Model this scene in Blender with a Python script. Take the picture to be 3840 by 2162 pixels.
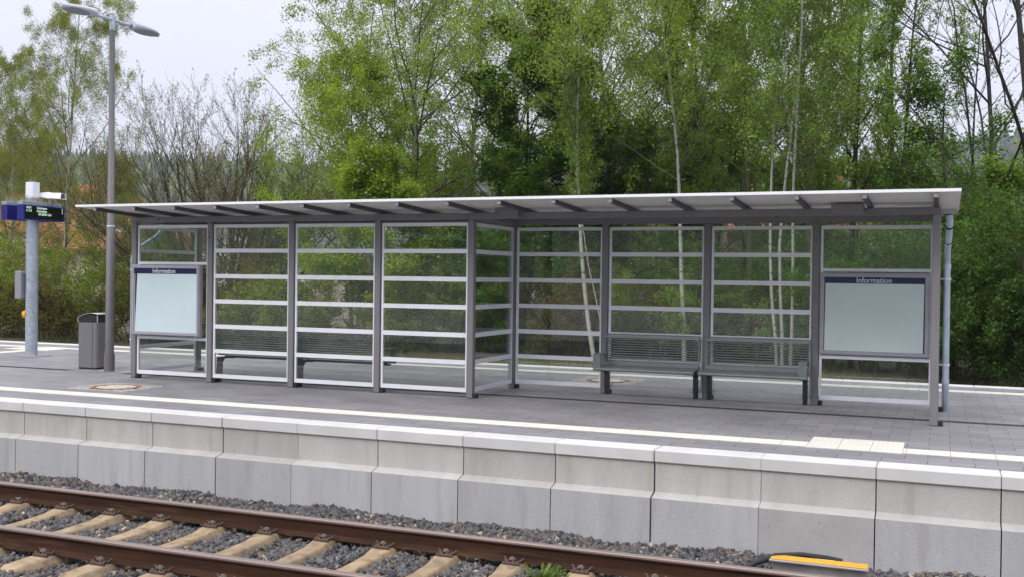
import bpy, bmesh, math, random
import numpy as np
from mathutils import Vector, Matrix
R = math.radians
for o in list(bpy.data.objects): bpy.data.objects.remove(o)
C = bpy.context.scene.collection
# ------------------------------------------------------------------ camera
CAM = (10.701, -9.9249, 1.6393); YAW, PIT, ROL, FPX = -.3883, -.0096, -.0128, 3943.82
cd = bpy.data.cameras.new('camera'); cam = bpy.data.objects.new('camera', cd); C.objects.link(cam)
cd.sensor_width = 36; cd.lens = 36*FPX/3840; cd.clip_start = .1; cd.clip_end = 6000
_F = Vector((math.sin(YAW)*math.cos(PIT), math.cos(YAW)*math.cos(PIT), math.sin(PIT)))
_R = Vector((math.cos(YAW), -math.sin(YAW), 0)); _U = _R.cross(_F)
_Rc = math.cos(ROL)*_R - math.sin(ROL)*_U; _Uc = math.sin(ROL)*_R + math.cos(ROL)*_U
_M = Matrix((_Rc, _Uc, -_F)).transposed().to_4x4(); _M.translation = Vector(CAM)
cam.matrix_world = _M; bpy.context.scene.camera = cam
# ------------------------------------------------------------------ world, sun, exposure
SUN_EL, SUN_AZ = 42, 200      # azimuth clockwise from +y
wd = bpy.data.worlds.new('World'); bpy.context.scene.world = wd; wd.use_nodes = True
nt = wd.node_tree; nt.nodes.clear()
def nn(nt, t, **k):
    n = nt.nodes.new(t)
    for a, b in k.items(): setattr(n, a, b)
    return n
wo = nn(nt, 'ShaderNodeOutputWorld'); ms = nn(nt, 'ShaderNodeMixShader')
b1 = nn(nt, 'ShaderNodeBackground'); b2 = nn(nt, 'ShaderNodeBackground')
sk = nn(nt, 'ShaderNodeTexSky', sky_type='NISHITA', sun_disc=False); sk.sun_elevation = R(SUN_EL); sk.sun_rotation = R(SUN_AZ)
nt.links.new(sk.outputs[0], b1.inputs[0]); b1.inputs[1].default_value = .09
tc = nn(nt, 'ShaderNodeTexCoord'); sx = nn(nt, 'ShaderNodeSeparateXYZ'); cr = nn(nt, 'ShaderNodeValToRGB')
nt.links.new(tc.outputs['Generated'], sx.inputs[0]); nt.links.new(sx.outputs[2], cr.inputs[0])
e = cr.color_ramp.elements; e[0].position = 0; e[0].color = (.71, .72, .835, 1); e[1].position = 1; e[1].color = (1.95, 1.95, 2.02, 1)
q = e.new(.35); q.color = (.80, .81, .93, 1)
ns = nn(nt, 'ShaderNodeTexNoise'); ns.inputs['Scale'].default_value = 2.2; ns.inputs['Detail'].default_value = 4
mm = nn(nt, 'ShaderNodeMixRGB', blend_type='MULTIPLY'); mm.inputs[0].default_value = 1
c2 = nn(nt, 'ShaderNodeValToRGB'); c2.color_ramp.elements[0].position = .3; c2.color_ramp.elements[0].color = (.95, .955, .965, 1)
c2.color_ramp.elements[1].position = .7; c2.color_ramp.elements[1].color = (1.03, 1.03, 1.02, 1)
nt.links.new(tc.outputs['Generated'], ns.inputs[0]); nt.links.new(ns.outputs[0], c2.inputs[0])
nt.links.new(cr.outputs[0], mm.inputs[1]); nt.links.new(c2.outputs[0], mm.inputs[2]); nt.links.new(mm.outputs[0], b2.inputs[0])
b2.inputs[1].default_value = 1.0; ms.inputs[0].default_value = .93
nt.links.new(b1.outputs[0], ms.inputs[1]); nt.links.new(b2.outputs[0], ms.inputs[2]); nt.links.new(ms.outputs[0], wo.inputs[0])
sl = bpy.data.lights.new('sun', 'SUN'); sl.energy = 1.25; sl.angle = R(30); sl.color = (1, .96, .9)
so = bpy.data.objects.new('sun', sl); C.objects.link(so); so.rotation_euler = (R(90-SUN_EL), 0, -R(SUN_AZ)+math.pi); so.location = (0, -20, 40)
vs = bpy.context.scene.view_settings; vs.view_transform = 'Standard'; vs.look = 'None'; vs.exposure = 0.4; vs.gamma = 1
bpy.context.scene.cycles.transparent_max_bounces = 24
bpy.context.scene.cycles.max_bounces = 8
# ------------------------------------------------------------------ materials
MATS = {}
def mat(name, col, rough=.6, metal=0, var=.12, vs=6, bump=0, bs=60, spec=.5, objvar=0, stretch=None, speck=0, dirt=None):
    """principled with two scales of noise in colour and a fine bump; var: large scale variation, speck: fine speckle"""
    if name in MATS: return MATS[name]
    m = bpy.data.materials.new(name); m.use_nodes = True; t = m.node_tree; p = t.nodes['Principled BSDF']; L = t.links.new
    p.inputs['Roughness'].default_value = rough; p.inputs['Metallic'].default_value = metal; p.inputs['Specular IOR Level'].default_value = spec
    co = nn(t, 'ShaderNodeTexCoord').outputs['Object']
    oi = nn(t, 'ShaderNodeObjectInfo')
    if objvar:
        ad = nn(t, 'ShaderNodeVectorMath', operation='ADD'); sc = nn(t, 'ShaderNodeVectorMath', operation='SCALE'); sc.inputs['Scale'].default_value = 37
        cb = nn(t, 'ShaderNodeCombineXYZ')
        for i in range(3): L(oi.outputs['Random'], cb.inputs[i])
        L(cb.outputs[0], sc.inputs[0]); L(co, ad.inputs[0]); L(sc.outputs[0], ad.inputs[1]); co = ad.outputs[0]
    if stretch:
        mp = nn(t, 'ShaderNodeMapping'); mp.inputs['Scale'].default_value = stretch; L(co, mp.inputs[0]); cs = mp.outputs[0]
    else: cs = co
    def noise(sc, det, src, lo, hi, a, b):
        n = nn(t, 'ShaderNodeTexNoise'); n.inputs['Scale'].default_value = sc; n.inputs['Detail'].default_value = det; L(src, n.inputs[0])
        r = nn(t, 'ShaderNodeMapRange'); r.inputs['From Min'].default_value = lo; r.inputs['From Max'].default_value = hi
        r.inputs['To Min'].default_value = a; r.inputs['To Max'].default_value = b; L(n.outputs[0], r.inputs[0]); return r.outputs[0]
    v = noise(vs, 5, cs, .3, .7, 1-var, 1+var)
    if speck:
        s2 = noise(160, 2, co, .3, .7, 1-speck, 1+speck); m2 = nn(t, 'ShaderNodeMath', operation='MULTIPLY'); L(v, m2.inputs[0]); L(s2, m2.inputs[1]); v = m2.outputs[0]
    if objvar:
        r = nn(t, 'ShaderNodeMapRange'); r.inputs['To Min'].default_value = 1-objvar; r.inputs['To Max'].default_value = 1+objvar; L(oi.outputs['Random'], r.inputs[0])
        m2 = nn(t, 'ShaderNodeMath', operation='MULTIPLY'); L(v, m2.inputs[0]); L(r.outputs[0], m2.inputs[1]); v = m2.outputs[0]
    mx = nn(t, 'ShaderNodeVectorMath', operation='SCALE'); mx.inputs[0].default_value = col[:3]; L(v, mx.inputs['Scale']); out = mx.outputs[0]
    if dirt:
        f = noise(dirt[1], 6, cs, dirt[2], dirt[2]+.12, 0, dirt[3]); k = nn(t, 'ShaderNodeMixRGB'); k.inputs[2].default_value = (*dirt[0], 1); L(f, k.inputs[0]); L(out, k.inputs[1]); out = k.outputs[0]
    L(out, p.inputs['Base Color'])
    if bump:
        n = nn(t, 'ShaderNodeTexNoise'); n.inputs['Scale'].default_value = bs; n.inputs['Detail'].default_value = 4; L(co, n.inputs[0])
        bp = nn(t, 'ShaderNodeBump'); bp.inputs['Strength'].default_value = bump; bp.inputs['Distance'].default_value = .01; L(n.outputs[0], bp.inputs['Height']); L(bp.outputs[0], p.inputs['Normal'])
    MATS[name] = m; return m
def attr_mat(name, c0, c1, rough=.6, trans=0, c2=None):
    """colour between c0 and c1 by the mesh attribute 'v' (random per leaf / stone), with clumps by a coarse noise"""
    if name in MATS: return MATS[name]
    m = bpy.data.materials.new(name); m.use_nodes = True; t = m.node_tree; p = t.nodes['Principled BSDF']; L = t.links.new
    a = nn(t, 'ShaderNodeAttribute', attribute_name='v'); rp = nn(t, 'ShaderNodeValToRGB'); e = rp.color_ramp.elements
    e[0].color = (*c0, 1); e[1].color = (*c1, 1)
    if c2: e[1].position = .9; k = e.new(1); k.color = (*c2, 1)
    L(a.outputs['Fac'], rp.inputs[0]); out = rp.outputs[0]
    if trans:
        n = nn(t, 'ShaderNodeTexNoise'); n.inputs['Scale'].default_value = .8; n.inputs['Detail'].default_value = 2; L(nn(t, 'ShaderNodeTexCoord').outputs['Object'], n.inputs[0])
        r = nn(t, 'ShaderNodeMapRange'); r.inputs['From Min'].default_value = .3; r.inputs['From Max'].default_value = .7; r.inputs['To Min'].default_value = .78; r.inputs['To Max'].default_value = 1.2; L(n.outputs[0], r.inputs[0])
        s = nn(t, 'ShaderNodeVectorMath', operation='SCALE'); L(out, s.inputs[0]); L(r.outputs[0], s.inputs['Scale']); out = s.outputs[0]
    L(out, p.inputs['Base Color']); p.inputs['Roughness'].default_value = rough; p.inputs['Specular IOR Level'].default_value = .25
    if trans:
        tr = nn(t, 'ShaderNodeBsdfTranslucent'); s2 = nn(t, 'ShaderNodeMixShader'); s2.inputs[0].default_value = trans
        g = nn(t, 'ShaderNodeVectorMath', operation='MULTIPLY'); g.inputs[1].default_value = (1.25, 1.3, .5); L(out, g.inputs[0]); L(g.outputs[0], tr.inputs[0])
        o = t.nodes['Material Output']; L(p.outputs[0], s2.inputs[1]); L(tr.outputs[0], s2.inputs[2]); L(s2.outputs[0], o.inputs[0])
    MATS[name] = m; return m
def emit_mat(name, col, s):
    m = bpy.data.materials.new(name); m.use_nodes = True; p = m.node_tree.nodes['Principled BSDF']
    p.inputs['Base Color'].default_value = (.02, .02, .02, 1); p.inputs['Emission Color'].default_value = (*col, 1); p.inputs['Emission Strength'].default_value = s; return m
def glass_mat(name, tint):
    m = bpy.data.materials.new(name); m.use_nodes = True; t = m.node_tree; t.nodes.clear(); L = t.links.new
    o = nn(t, 'ShaderNodeOutputMaterial'); tr = nn(t, 'ShaderNodeBsdfTransparent'); tr.inputs[0].default_value = (*[c**.5 for c in tint], 1)
    g = nn(t, 'ShaderNodeBsdfGlossy'); g.inputs['Roughness'].default_value = .015; lw = nn(t, 'ShaderNodeLayerWeight'); lw.inputs[0].default_value = .5
    pw = nn(t, 'ShaderNodeMath', operation='POWER'); pw.inputs[1].default_value = 5; L(lw.outputs['Facing'], pw.inputs[0])
    f = nn(t, 'ShaderNodeMath', operation='MULTIPLY_ADD'); f.inputs[1].default_value = .92; f.inputs[2].default_value = .05; L(pw.outputs[0], f.inputs[0])
    s = nn(t, 'ShaderNodeMixShader'); L(f.outputs[0], s.inputs[0]); L(tr.outputs[0], s.inputs[1]); L(g.outputs[0], s.inputs[2])
    d = nn(t, 'ShaderNodeBsdfDiffuse'); d.inputs[0].default_value = (.75, .8, .78, 1); s2 = nn(t, 'ShaderNodeMixShader'); n = nn(t, 'ShaderNodeTexNoise'); n.inputs['Scale'].default_value = 2.5; n.inputs['Detail'].default_value = 6
    L(nn(t, 'ShaderNodeTexCoord').outputs['Object'], n.inputs[0]); r = nn(t, 'ShaderNodeMapRange'); r.inputs['From Min'].default_value = .35; r.inputs['From Max'].default_value = .75; r.inputs['To Min'].default_value = .003; r.inputs['To Max'].default_value = .016
    L(n.outputs[0], r.inputs[0]); L(r.outputs[0], s2.inputs[0]); L(s.outputs[0], s2.inputs[1]); L(d.outputs[0], s2.inputs[2]); L(s2.outputs[0], o.inputs[0]); return m
post_m = mat('anthracite metallic paint', (.188, .181, .190), .5, .05, .06, 3)
beam_m = mat('beam grey paint', (.185, .181, .190), .5, .05, .06, 3)
alu_m = mat('pale aluminium strip', (.76, .76, .81), .45, .05, .04, 4)
frame_m = mat('notice case aluminium', (.36, .345, .39), .45, .1, .05, 4)
bench_m = mat('bench grey green paint', (.165, .183, .185), .42, .1, .06, 4)
black_m = mat('black rubber', (.012, .012, .014), .6)
galv_m = mat('galvanised steel', (.40, .45, .52), .42, .45, .16, 9, dirt=((.58, .64, .70), 14, .55, .5))
zinc_m = mat('zinc pipe', (.50, .58, .68), .33, .55, .12, 5)
pole_m = mat('lamp pole paint', (.165, .155, .165), .5, .2, .06, 3)
lamp_m = mat('lamp head grey', (.47, .48, .56), .4, .1, .04, 3)
lens_m = mat('lamp lens', (.26, .29, .32), .25, 0, .05, 3)
white_m = mat('white plastic', (.78, .79, .86), .4, 0, .03, 3)
navy_m = mat('navy header film', (.008, .010, .07), .2, 0, .1, 3)
bluebox_m = mat('blue display housing', (.010, .010, .16), .35, 0, .12, 4)
scrn_m = mat('black display glass', (.004, .008, .006), .12)
spike_m = mat('bird spike wire', (.42, .36, .22), .5)
poster_m = mat('blank poster sheet', (.55, .66, .69), .55, 0, .05, 1.5)
poster2_m = mat('blank poster behind glass', (.60, .69, .68), .3, 0, .05, 1.5)
roofw_m = mat('roof edge white', (.82, .83, .86), .4, 0, .03, 3)
roofu_m = mat('roof underside sheet', (.70, .68, .645), .55, .0, .07, 1.2, stretch=(1, 6, 1))
orange_m = mat('signal orange paint', (.80, .33, .02), .6, 0, .12, 14, speck=.07)
conc_m = mat('concrete block', (.415, .405, .385), .85, 0, .08, 1.9, .35, 90, objvar=.07, speck=.14, stretch=(2.2, 1, .4), dirt=((.30, .27, .22), 2.4, .57, .42))
conclow_m = mat('concrete block lower course', (.392, .390, .402), .85, 0, .09, 2.2, .35, 90, objvar=.08, speck=.16, stretch=(2.4, 1, .35), dirt=((.28, .265, .24), 2.8, .58, .45))
coping_m = mat('concrete coping', (.56, .55, .545), .75, 0, .06, 3, .2, 120, objvar=.045, speck=.05)
pit_m = mat('pitted concrete', (.385, .375, .37), .85, 0, .12, 2, .2, 60, speck=.14, dirt=((.20, .19, .18), 34, .635, .8))
sleeper_m = mat('weathered sleeper concrete', (.30, .22, .135), .9, 0, .24, 7, .5, 60, objvar=.08, speck=.12, dirt=((.16, .115, .075), 9, .54, .75))
rail_m = mat('rusty rail side', (.048, .023, .014), .85, .0, .35, 4, .3, 90, spec=.15, stretch=(.25, 1, 3), dirt=((.10, .055, .03), 5, .55, .6))
head_m = mat('worn rail head', (.25, .19, .175), .4, .35, .15, 3, stretch=(.2, 8, 1))
clip_m = mat('rusty clip steel', (.095, .062, .05), .7, .3, .25, 30)
bolt_m = mat('grey bolt steel', (.20, .19, .17), .6, .3, .2, 30)
tact_m = mat('cream tactile slab', (.60, .575, .51), .8, 0, .05, 5, .2, 80, speck=.06)
gate_m = mat('drain grating', (.05, .05, .055), .5, .4, .1, 9)
rust_m = mat('rusty ring', (.30, .125, .05), .8, .2, .3, 8)
cover_m = mat('manhole concrete', (.50, .47, .39), .85, 0, .08, 9, .3, 70)
sett_m = mat('granite setts', (.36, .34, .31), .85, 0, .35, 16, .6, 30, speck=.15)
binm = mat('bin grey steel', (.205, .203, .215), .42, .35, .05, 4)
birchbark = mat('birch bark', (.37, .355, .315), .8, 0, .08, 3, .3, 30, stretch=(1, 1, 3), dirt=((.045, .04, .035), 4.5, .575, .95))
birchtwig = mat('birch twig bark', (.11, .085, .065), .9, 0, .3, 3)
greybark = mat('grey brown bark', (.075, .058, .038), .9, 0, .25, 5, .5, 25)
mossbark = mat('mossy bark', (.10, .105, .04), .9, 0, .3, 4, .5, 20)
darkbark = mat('dark bark', (.035, .030, .026), .9, 0, .25, 5, .5, 20)
twigbark = mat('olive twig bark', (.125, .095, .055), .9, 0, .25, 5)
pane_m = glass_mat('shelter glass', (.90, .94, .915))
# ------------------------------------------------------------------ mesh helpers
class MB:
    def __init__(s): s.v = []; s.f = []; s.mi = []; s.sm = []
    def add(s, vs, fs, mi=0, sm=False):
        n = len(s.v); s.v += [tuple(v) for v in vs]; s.f += [tuple(n+i for i in f) for f in fs]; s.mi += [mi]*len(fs); s.sm += [sm]*len(fs)
    def box(s, a, b, mi=0):
        (x0, y0, z0), (x1, y1, z1) = a, b
        if x0 > x1: x0, x1 = x1, x0
        if y0 > y1: y0, y1 = y1, y0
        if z0 > z1: z0, z1 = z1, z0
        s.add([(x0,y0,z0),(x1,y0,z0),(x1,y1,z0),(x0,y1,z0),(x0,y0,z1),(x1,y0,z1),(x1,y1,z1),(x0,y1,z1)],
              [(0,3,2,1),(4,5,6,7),(0,1,5,4),(1,2,6,5),(2,3,7,6),(3,0,4,7)], mi)
    def bbox(s, a, b, r=.004, mi=0):
        """box with chamfered edges all round"""
        x0,y0,z0 = [min(a[i], b[i]) for i in range(3)]; x1,y1,z1 = [max(a[i], b[i]) for i in range(3)]
        bm = bmesh.new(); bmesh.ops.create_cube(bm, size=1)
        for v in bm.verts: v.co = Vector(((x0+x1)/2+v.co.x*(x1-x0), (y0+y1)/2+v.co.y*(y1-y0), (z0+z1)/2+v.co.z*(z1-z0)))
        bmesh.ops.bevel(bm, geom=bm.edges[:], offset=r, segments=1, affect='EDGES')
        s.add([v.co[:] for v in bm.verts], [[v.index for v in f.verts] for f in bm.faces], mi); bm.free()
    def prism(s, prof, x0, x1, ax=0, mi=0, sm=False):
        """profile of 2d points extruded along axis ax (0: profile is y,z; 1: profile is x,z; 2: profile is x,y)"""
        n = len(prof)
        def P(t, a, b): return (t, a, b) if ax == 0 else (a, t, b) if ax == 1 else (a, b, t)
        vs = [P(x0, *p) for p in prof]+[P(x1, *p) for p in prof]
        s.add(vs, [(i, (i+1) % n, n+(i+1) % n, n+i) for i in range(n)], mi, sm); s.add(vs, [tuple(range(n))[::-1], tuple(range(n, 2*n))], mi)
    def tube(s, pts, r, n=8, mi=0, caps=True):
        pts = [Vector(p) for p in pts]; rs = r if isinstance(r, (list, tuple)) else [r]*len(pts)
        rings = []; u = None
        for i, p in enumerate(pts):
            d = (pts[min(i+1, len(pts)-1)]-pts[max(i-1, 0)]).normalized()
            if u is None:
                u = d.orthogonal().normalized()
            u = (u-d*u.dot(d)).normalized(); w = d.cross(u)
            rings.append([p+rs[i]*(math.cos(2*math.pi*k/n)*u+math.sin(2*math.pi*k/n)*w) for k in range(n)])
        vs = [v for rg in rings for v in rg]
        s.add(vs, [(i*n+k, i*n+(k+1) % n, (i+1)*n+(k+1) % n, (i+1)*n+k) for i in range(len(pts)-1) for k in range(n)], mi, True)
        if caps: s.add(rings[0], [tuple(range(n))[::-1]], mi); s.add(rings[-1], [tuple(range(n))], mi)
    def build(s, name, mats, parent=None, loc=None):
        me = bpy.data.meshes.new(name); me.from_pydata(s.v, [], s.f)
        if not isinstance(mats, (list, tuple)): mats = [mats]
        for m in mats: me.materials.append(m)
        me.polygons.foreach_set('material_index', s.mi); me.polygons.foreach_set('use_smooth', s.sm)
        bm = bmesh.new(); bm.from_mesh(me); bmesh.ops.recalc_face_normals(bm, faces=bm.faces[:]); bm.to_mesh(me); bm.free()
        o = bpy.data.objects.new(name, me); C.objects.link(o)
        if parent: o.parent = parent
        if loc: o.location = loc
        return o
def np_obj(name, V, F, m, parent=None, v=None, smooth=False):
    """V (n,3) float, F (k,q) int all faces with q corners; v: per-face value stored as attribute"""
    me = bpy.data.meshes.new(name); k, q = F.shape
    me.vertices.add(len(V)); me.vertices.foreach_set('co', np.ascontiguousarray(V, np.float32).ravel())
    me.loops.add(k*q); me.loops.foreach_set('vertex_index', np.ascontiguousarray(F, np.int32).ravel())
    me.polygons.add(k); me.polygons.foreach_set('loop_start', np.arange(0, k*q, q, dtype=np.int32))
    try: me.polygons.foreach_set('loop_total', np.full(k, q, np.int32))
    except Exception: pass
    if smooth: me.polygons.foreach_set('use_smooth', np.ones(k, bool))
    me.update(calc_edges=True); me.validate()
    if v is not None:
        a = me.attributes.new('v', 'FLOAT', 'FACE'); a.data.foreach_set('value', np.ascontiguousarray(v, np.float32))
    me.materials.append(m); o = bpy.data.objects.new(name, me); C.objects.link(o)
    if parent: o.parent = parent
    return o
def tag(o, label=None, cat=None, group=None, kind=None):
    if label: o['label'] = label
    if cat: o['category'] = cat
    if group: o['group'] = group
    if kind: o['kind'] = kind
    return o
def thing(name, loc, label, cat, group=None):
    o = bpy.data.objects.new(name, None); C.objects.link(o); o.location = loc; o.empty_display_size = .2
    return tag(o, label, cat, group)
def copy_tree(o, parent=None):
    c = o.copy(); C.objects.link(c)
    if parent: c.parent = parent
    for ch in o.children: copy_tree(ch, c)
    return c
def text(name, s, size, m, M, parent, depth=.001, align='CENTER'):
    cu = bpy.data.curves.new(name, 'FONT'); cu.body = s; cu.size = size; cu.extrude = depth; cu.offset = size*.012; cu.align_x = align; cu.align_y = 'CENTER'
    t = bpy.data.objects.new(name, cu); C.objects.link(t); bpy.context.view_layer.update()
    me = bpy.data.meshes.new_from_object(t); bpy.data.objects.remove(t)
    me.materials.clear(); me.materials.append(m); me.transform(M)
    o = bpy.data.objects.new(name, me); C.objects.link(o); o.parent = parent; return o
# =================================================================== SETTING
def ground_material():
    m = bpy.data.materials.new('leaf litter and grass'); m.use_nodes = True; t = m.node_tree; p = t.nodes['Principled BSDF']; L = t.links.new
    co = nn(t, 'ShaderNodeTexCoord').outputs['Object']; a = nn(t, 'ShaderNodeTexNoise'); a.inputs['Scale'].default_value = .35; a.inputs['Detail'].default_value = 8; L(co, a.inputs[0])
    r = nn(t, 'ShaderNodeValToRGB'); e = r.color_ramp.elements; e[0].position = .38; e[0].color = (.11, .075, .045, 1); e[1].position = .62; e[1].color = (.045, .075, .02, 1); k = e.new(.5); k.color = (.13, .105, .065, 1)
    L(a.outputs[0], r.inputs[0]); b = nn(t, 'ShaderNodeTexNoise'); b.inputs['Scale'].default_value = 14; b.inputs['Detail'].default_value = 6; L(co, b.inputs[0])
    r2 = nn(t, 'ShaderNodeMapRange'); r2.inputs['From Min'].default_value = .3; r2.inputs['From Max'].default_value = .7; r2.inputs['To Min'].default_value = .5; r2.inputs['To Max'].default_value = 1.5; L(b.outputs[0], r2.inputs[0])
    s = nn(t, 'ShaderNodeVectorMath', operation='SCALE'); L(r.outputs[0], s.inputs[0]); L(r2.outputs[0], s.inputs['Scale']); L(s.outputs[0], p.inputs['Base Color']); p.inputs['Roughness'].default_value = .95; return m
g = MB(); S = 3000
g.add([(-S,-S,-1.25),(S,-S,-1.25),(S,S,-1.25),(-S,S,-1.25)], [(0,1,2,3)]); tag(g.build('ground', ground_material()), kind='structure')
# verge: low bank beyond the second track, uneven
rng = np.random.default_rng(3)
nx, ny = 180, 60; X, Y = np.meshgrid(np.linspace(-110, 60, nx), np.linspace(14.6, 75, ny))
Z = -1.3 + .55*np.clip((Y-14.6)/2.5, 0, 1) + .004*(Y-17) + .07*np.sin(X*1.3+Y)*np.sin(Y*1.7) + .05*rng.standard_normal(X.shape)
Z[-1] = -1.4; V = np.stack([X, Y, Z], -1).reshape(-1, 3); I = np.arange(nx*ny).reshape(ny, nx)
F = np.stack([I[:-1,:-1], I[:-1,1:], I[1:,1:], I[1:,:-1]], -1).reshape(-1, 4)
tag(np_obj('verge', V, F, MATS.get('x') or bpy.data.materials['leaf litter and grass'], smooth=True), kind='structure')
bed_m = mat('ballast fines', (.045, .045, .050), .95, 0, .4, 40, 1, 45)
b = MB(); b.box((-60, -9, -1.2), (40, .02, -.955)); b.box((-60, 8.8, -1.2), (40, 14.8, -.95)); tag(b.build('ballast_bed', bed_m), kind='structure')
# ---- paving
def paver_material():
    m = bpy.data.materials.new('grey pavers'); m.use_nodes = True; t = m.node_tree; p = t.nodes['Principled BSDF']; L = t.links.new
    co = nn(t, 'ShaderNodeTexCoord').outputs['Object']
    br = nn(t, 'ShaderNodeTexBrick'); br.offset = .5; br.inputs['Scale'].default_value = 1; br.inputs['Brick Width'].default_value = .4; br.inputs['Row Height'].default_value = .2
    br.inputs['Mortar Size'].default_value = .0045; br.inputs['Mortar Smooth'].default_value = .3; br.inputs['Bias'].default_value = 0
    br.inputs['Color1'].default_value = (.190, .185, .197, 1); br.inputs['Color2'].default_value = (.238, .230, .245, 1); br.inputs['Mortar'].default_value = (.085, .08, .078, 1); L(co, br.inputs[0])
    n = nn(t, 'ShaderNodeTexNoise'); n.inputs['Scale'].default_value = 1.1; n.inputs['Detail'].default_value = 7; L(co, n.inputs[0])
    r = nn(t, 'ShaderNodeMapRange'); r.inputs['From Min'].default_value = .3; r.inputs['From Max'].default_value = .7; r.inputs['To Min'].default_value = .84; r.inputs['To Max'].default_value = 1.14; L(n.outputs[0], r.inputs[0])
    n2 = nn(t, 'ShaderNodeTexNoise'); n2.inputs['Scale'].default_value = 130; L(co, n2.inputs[0])
    r2 = nn(t, 'ShaderNodeMapRange'); r2.inputs['To Min'].default_value = .8; r2.inputs['To Max'].default_value = 1.2; L(n2.outputs[0], r2.inputs[0])
    mu = nn(t, 'ShaderNodeMath', operation='MULTIPLY'); L(r.outputs[0], mu.inputs[0]); L(r2.outputs[0], mu.inputs[1])
    s = nn(t, 'ShaderNodeVectorMath', operation='SCALE'); L(br.outputs[0], s.inputs[0]); L(mu.outputs[0], s.inputs['Scale']); out = s.outputs[0]
    # pale lime bloom: short streaks along some joints and scattered stains
    mp = nn(t, 'ShaderNodeMapping'); mp.inputs['Scale'].default_value = (1.2, 6, 1); L(co, mp.inputs[0])
    n3 = nn(t, 'ShaderNodeTexNoise'); n3.inputs['Scale'].default_value = 2.4; n3.inputs['Detail'].default_value = 5; L(mp.outputs[0], n3.inputs[0])
    r3 = nn(t, 'ShaderNodeMapRange'); r3.inputs['From Min'].default_value = .66; r3.inputs['From Max'].default_value = .76; r3.inputs['To Max'].default_value = .45; L(n3.outputs[0], r3.inputs[0])
    k = nn(t, 'ShaderNodeMixRGB'); k.inputs[2].default_value = (.33, .31, .29, 1); L(r3.outputs[0], k.inputs[0]); L(out, k.inputs[1]); L(k.outputs[0], p.inputs['Base Color'])
    p.inputs['Roughness'].default_value = .8
    bp = nn(t, 'ShaderNodeBump'); bp.inputs['Strength'].default_value = .5; bp.inputs['Distance'].default_value = .004; bp.invert = True; L(br.outputs['Fac'], bp.inputs['Height'])
    b2 = nn(t, 'ShaderNodeBump'); b2.inputs['Strength'].default_value = .25; b2.inputs['Distance'].default_value = .003; L(n2.outputs[0], b2.inputs['Height']); L(bp.outputs[0], b2.inputs['Normal']); L(b2.outputs[0], p.inputs['Normal']); return m
b = MB(); b.box((-60, .302, -1.2), (40, 8.43, -.004)); tag(b.build('platform_paving', paver_material()), kind='structure')
# ---- tactile strips: slab by slab, with raised ribs / studs
def slab(mb, x0, y0, x1, y1, ribs=0, studs=False):
    z = .0; mb.prism([(x0+.002,y0+.002),(x1-.002,y0+.002),(x1-.002,y1-.002),(x0+.002,y1-.002)], -.02, z+.001, ax=2)
    if ribs:
        w = (y1-y0)/ribs
        for i in range(ribs):
            c = y0+(i+.5)*w; mb.prism([(c-w*.3, z+.0005), (c-w*.18, z+.005), (c+w*.18, z+.005), (c+w*.3, z+.0005)], x0+.004, x1-.004)
    if studs:
        a = int(round((x1-x0)/.05)); c_ = int(round((y1-y0)/.05))
        for i in range(a):
            for j in range(c_):
                cx = x0+(i+.5)*(x1-x0)/a; cy = y0+(j+.5)*(y1-y0)/c_; ro = .017; ri = .010
                o = [(math.cos(k*math.pi/3), math.sin(k*math.pi/3)) for k in range(6)]
                mb.add([(cx+ro*u, cy+ro*v, z+.001) for u, v in o]+[(cx+ri*u, cy+ri*v, z+.0035) for u, v in o], [tuple(range(6, 12))]+[(k, (k+1) % 6, 6+(k+1) % 6, 6+k) for k in range(6)])
mb = MB(); x = -30
xs = []
while x < 40:
    w = .4 if not 9.0 < x < 9.45 else .4
    xs.append((x, x+.4)); x += .4
for x0, x1 in xs:
    for y0, y1 in ((.935, 1.235), (7.46, 7.76)):
        if y0 < 2 and x1 > 9.46 and x0 < 10.37:
            if x0 < 9.46: slab(mb, x0, y0, 9.46, y1, 6)
            if x1 > 10.37: slab(mb, 10.37, y0, x1, y1, 6)
            continue
        if y0 > 2 and x0 > -8 and x1 < -6.7: continue
        slab(mb, x0, y0, x1, y1, 6 if x0 > -6 else 0)
for i in range(3): slab(mb, 9.46+i*.3033, .90, 9.46+(i+1)*.3033, 1.655, 0, True)
for i in range(4):
    for j in range(3): slab(mb, -7.96+i*.3, 6.86+j*.3, -7.66+i*.3, 7.16+j*.3, 0, True)
for j in range(14): slab(mb, -7.3, 2.6+j*.3, -6.95, 2.9+j*.3)
tag(mb.build('tactile_paving', tact_m), kind='structure')
# ---- far platform edge coping (one thing per block, like the near ones)
M1 = 1.018
far0 = None
for i in range(-24, 22):
    if i > 18: break
    if far0 is None:
        mb = MB(); mb.bbox((.003, 8.435, -.13), (M1-.003, 8.76, .004), .006); mb.box((.004, 8.45, -1.15), (M1-.004, 8.72, -.131))
        far0 = mb.build('platform_edge_block', coping_m); far0.location.x = i*M1
        tag(far0, 'pale concrete edge block along the far side of the platform, below the hedge', 'edge block', 'concrete blocks along the far platform edge')
    else:
        o = far0.copy(); C.objects.link(o); o.location.x = i*M1
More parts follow.
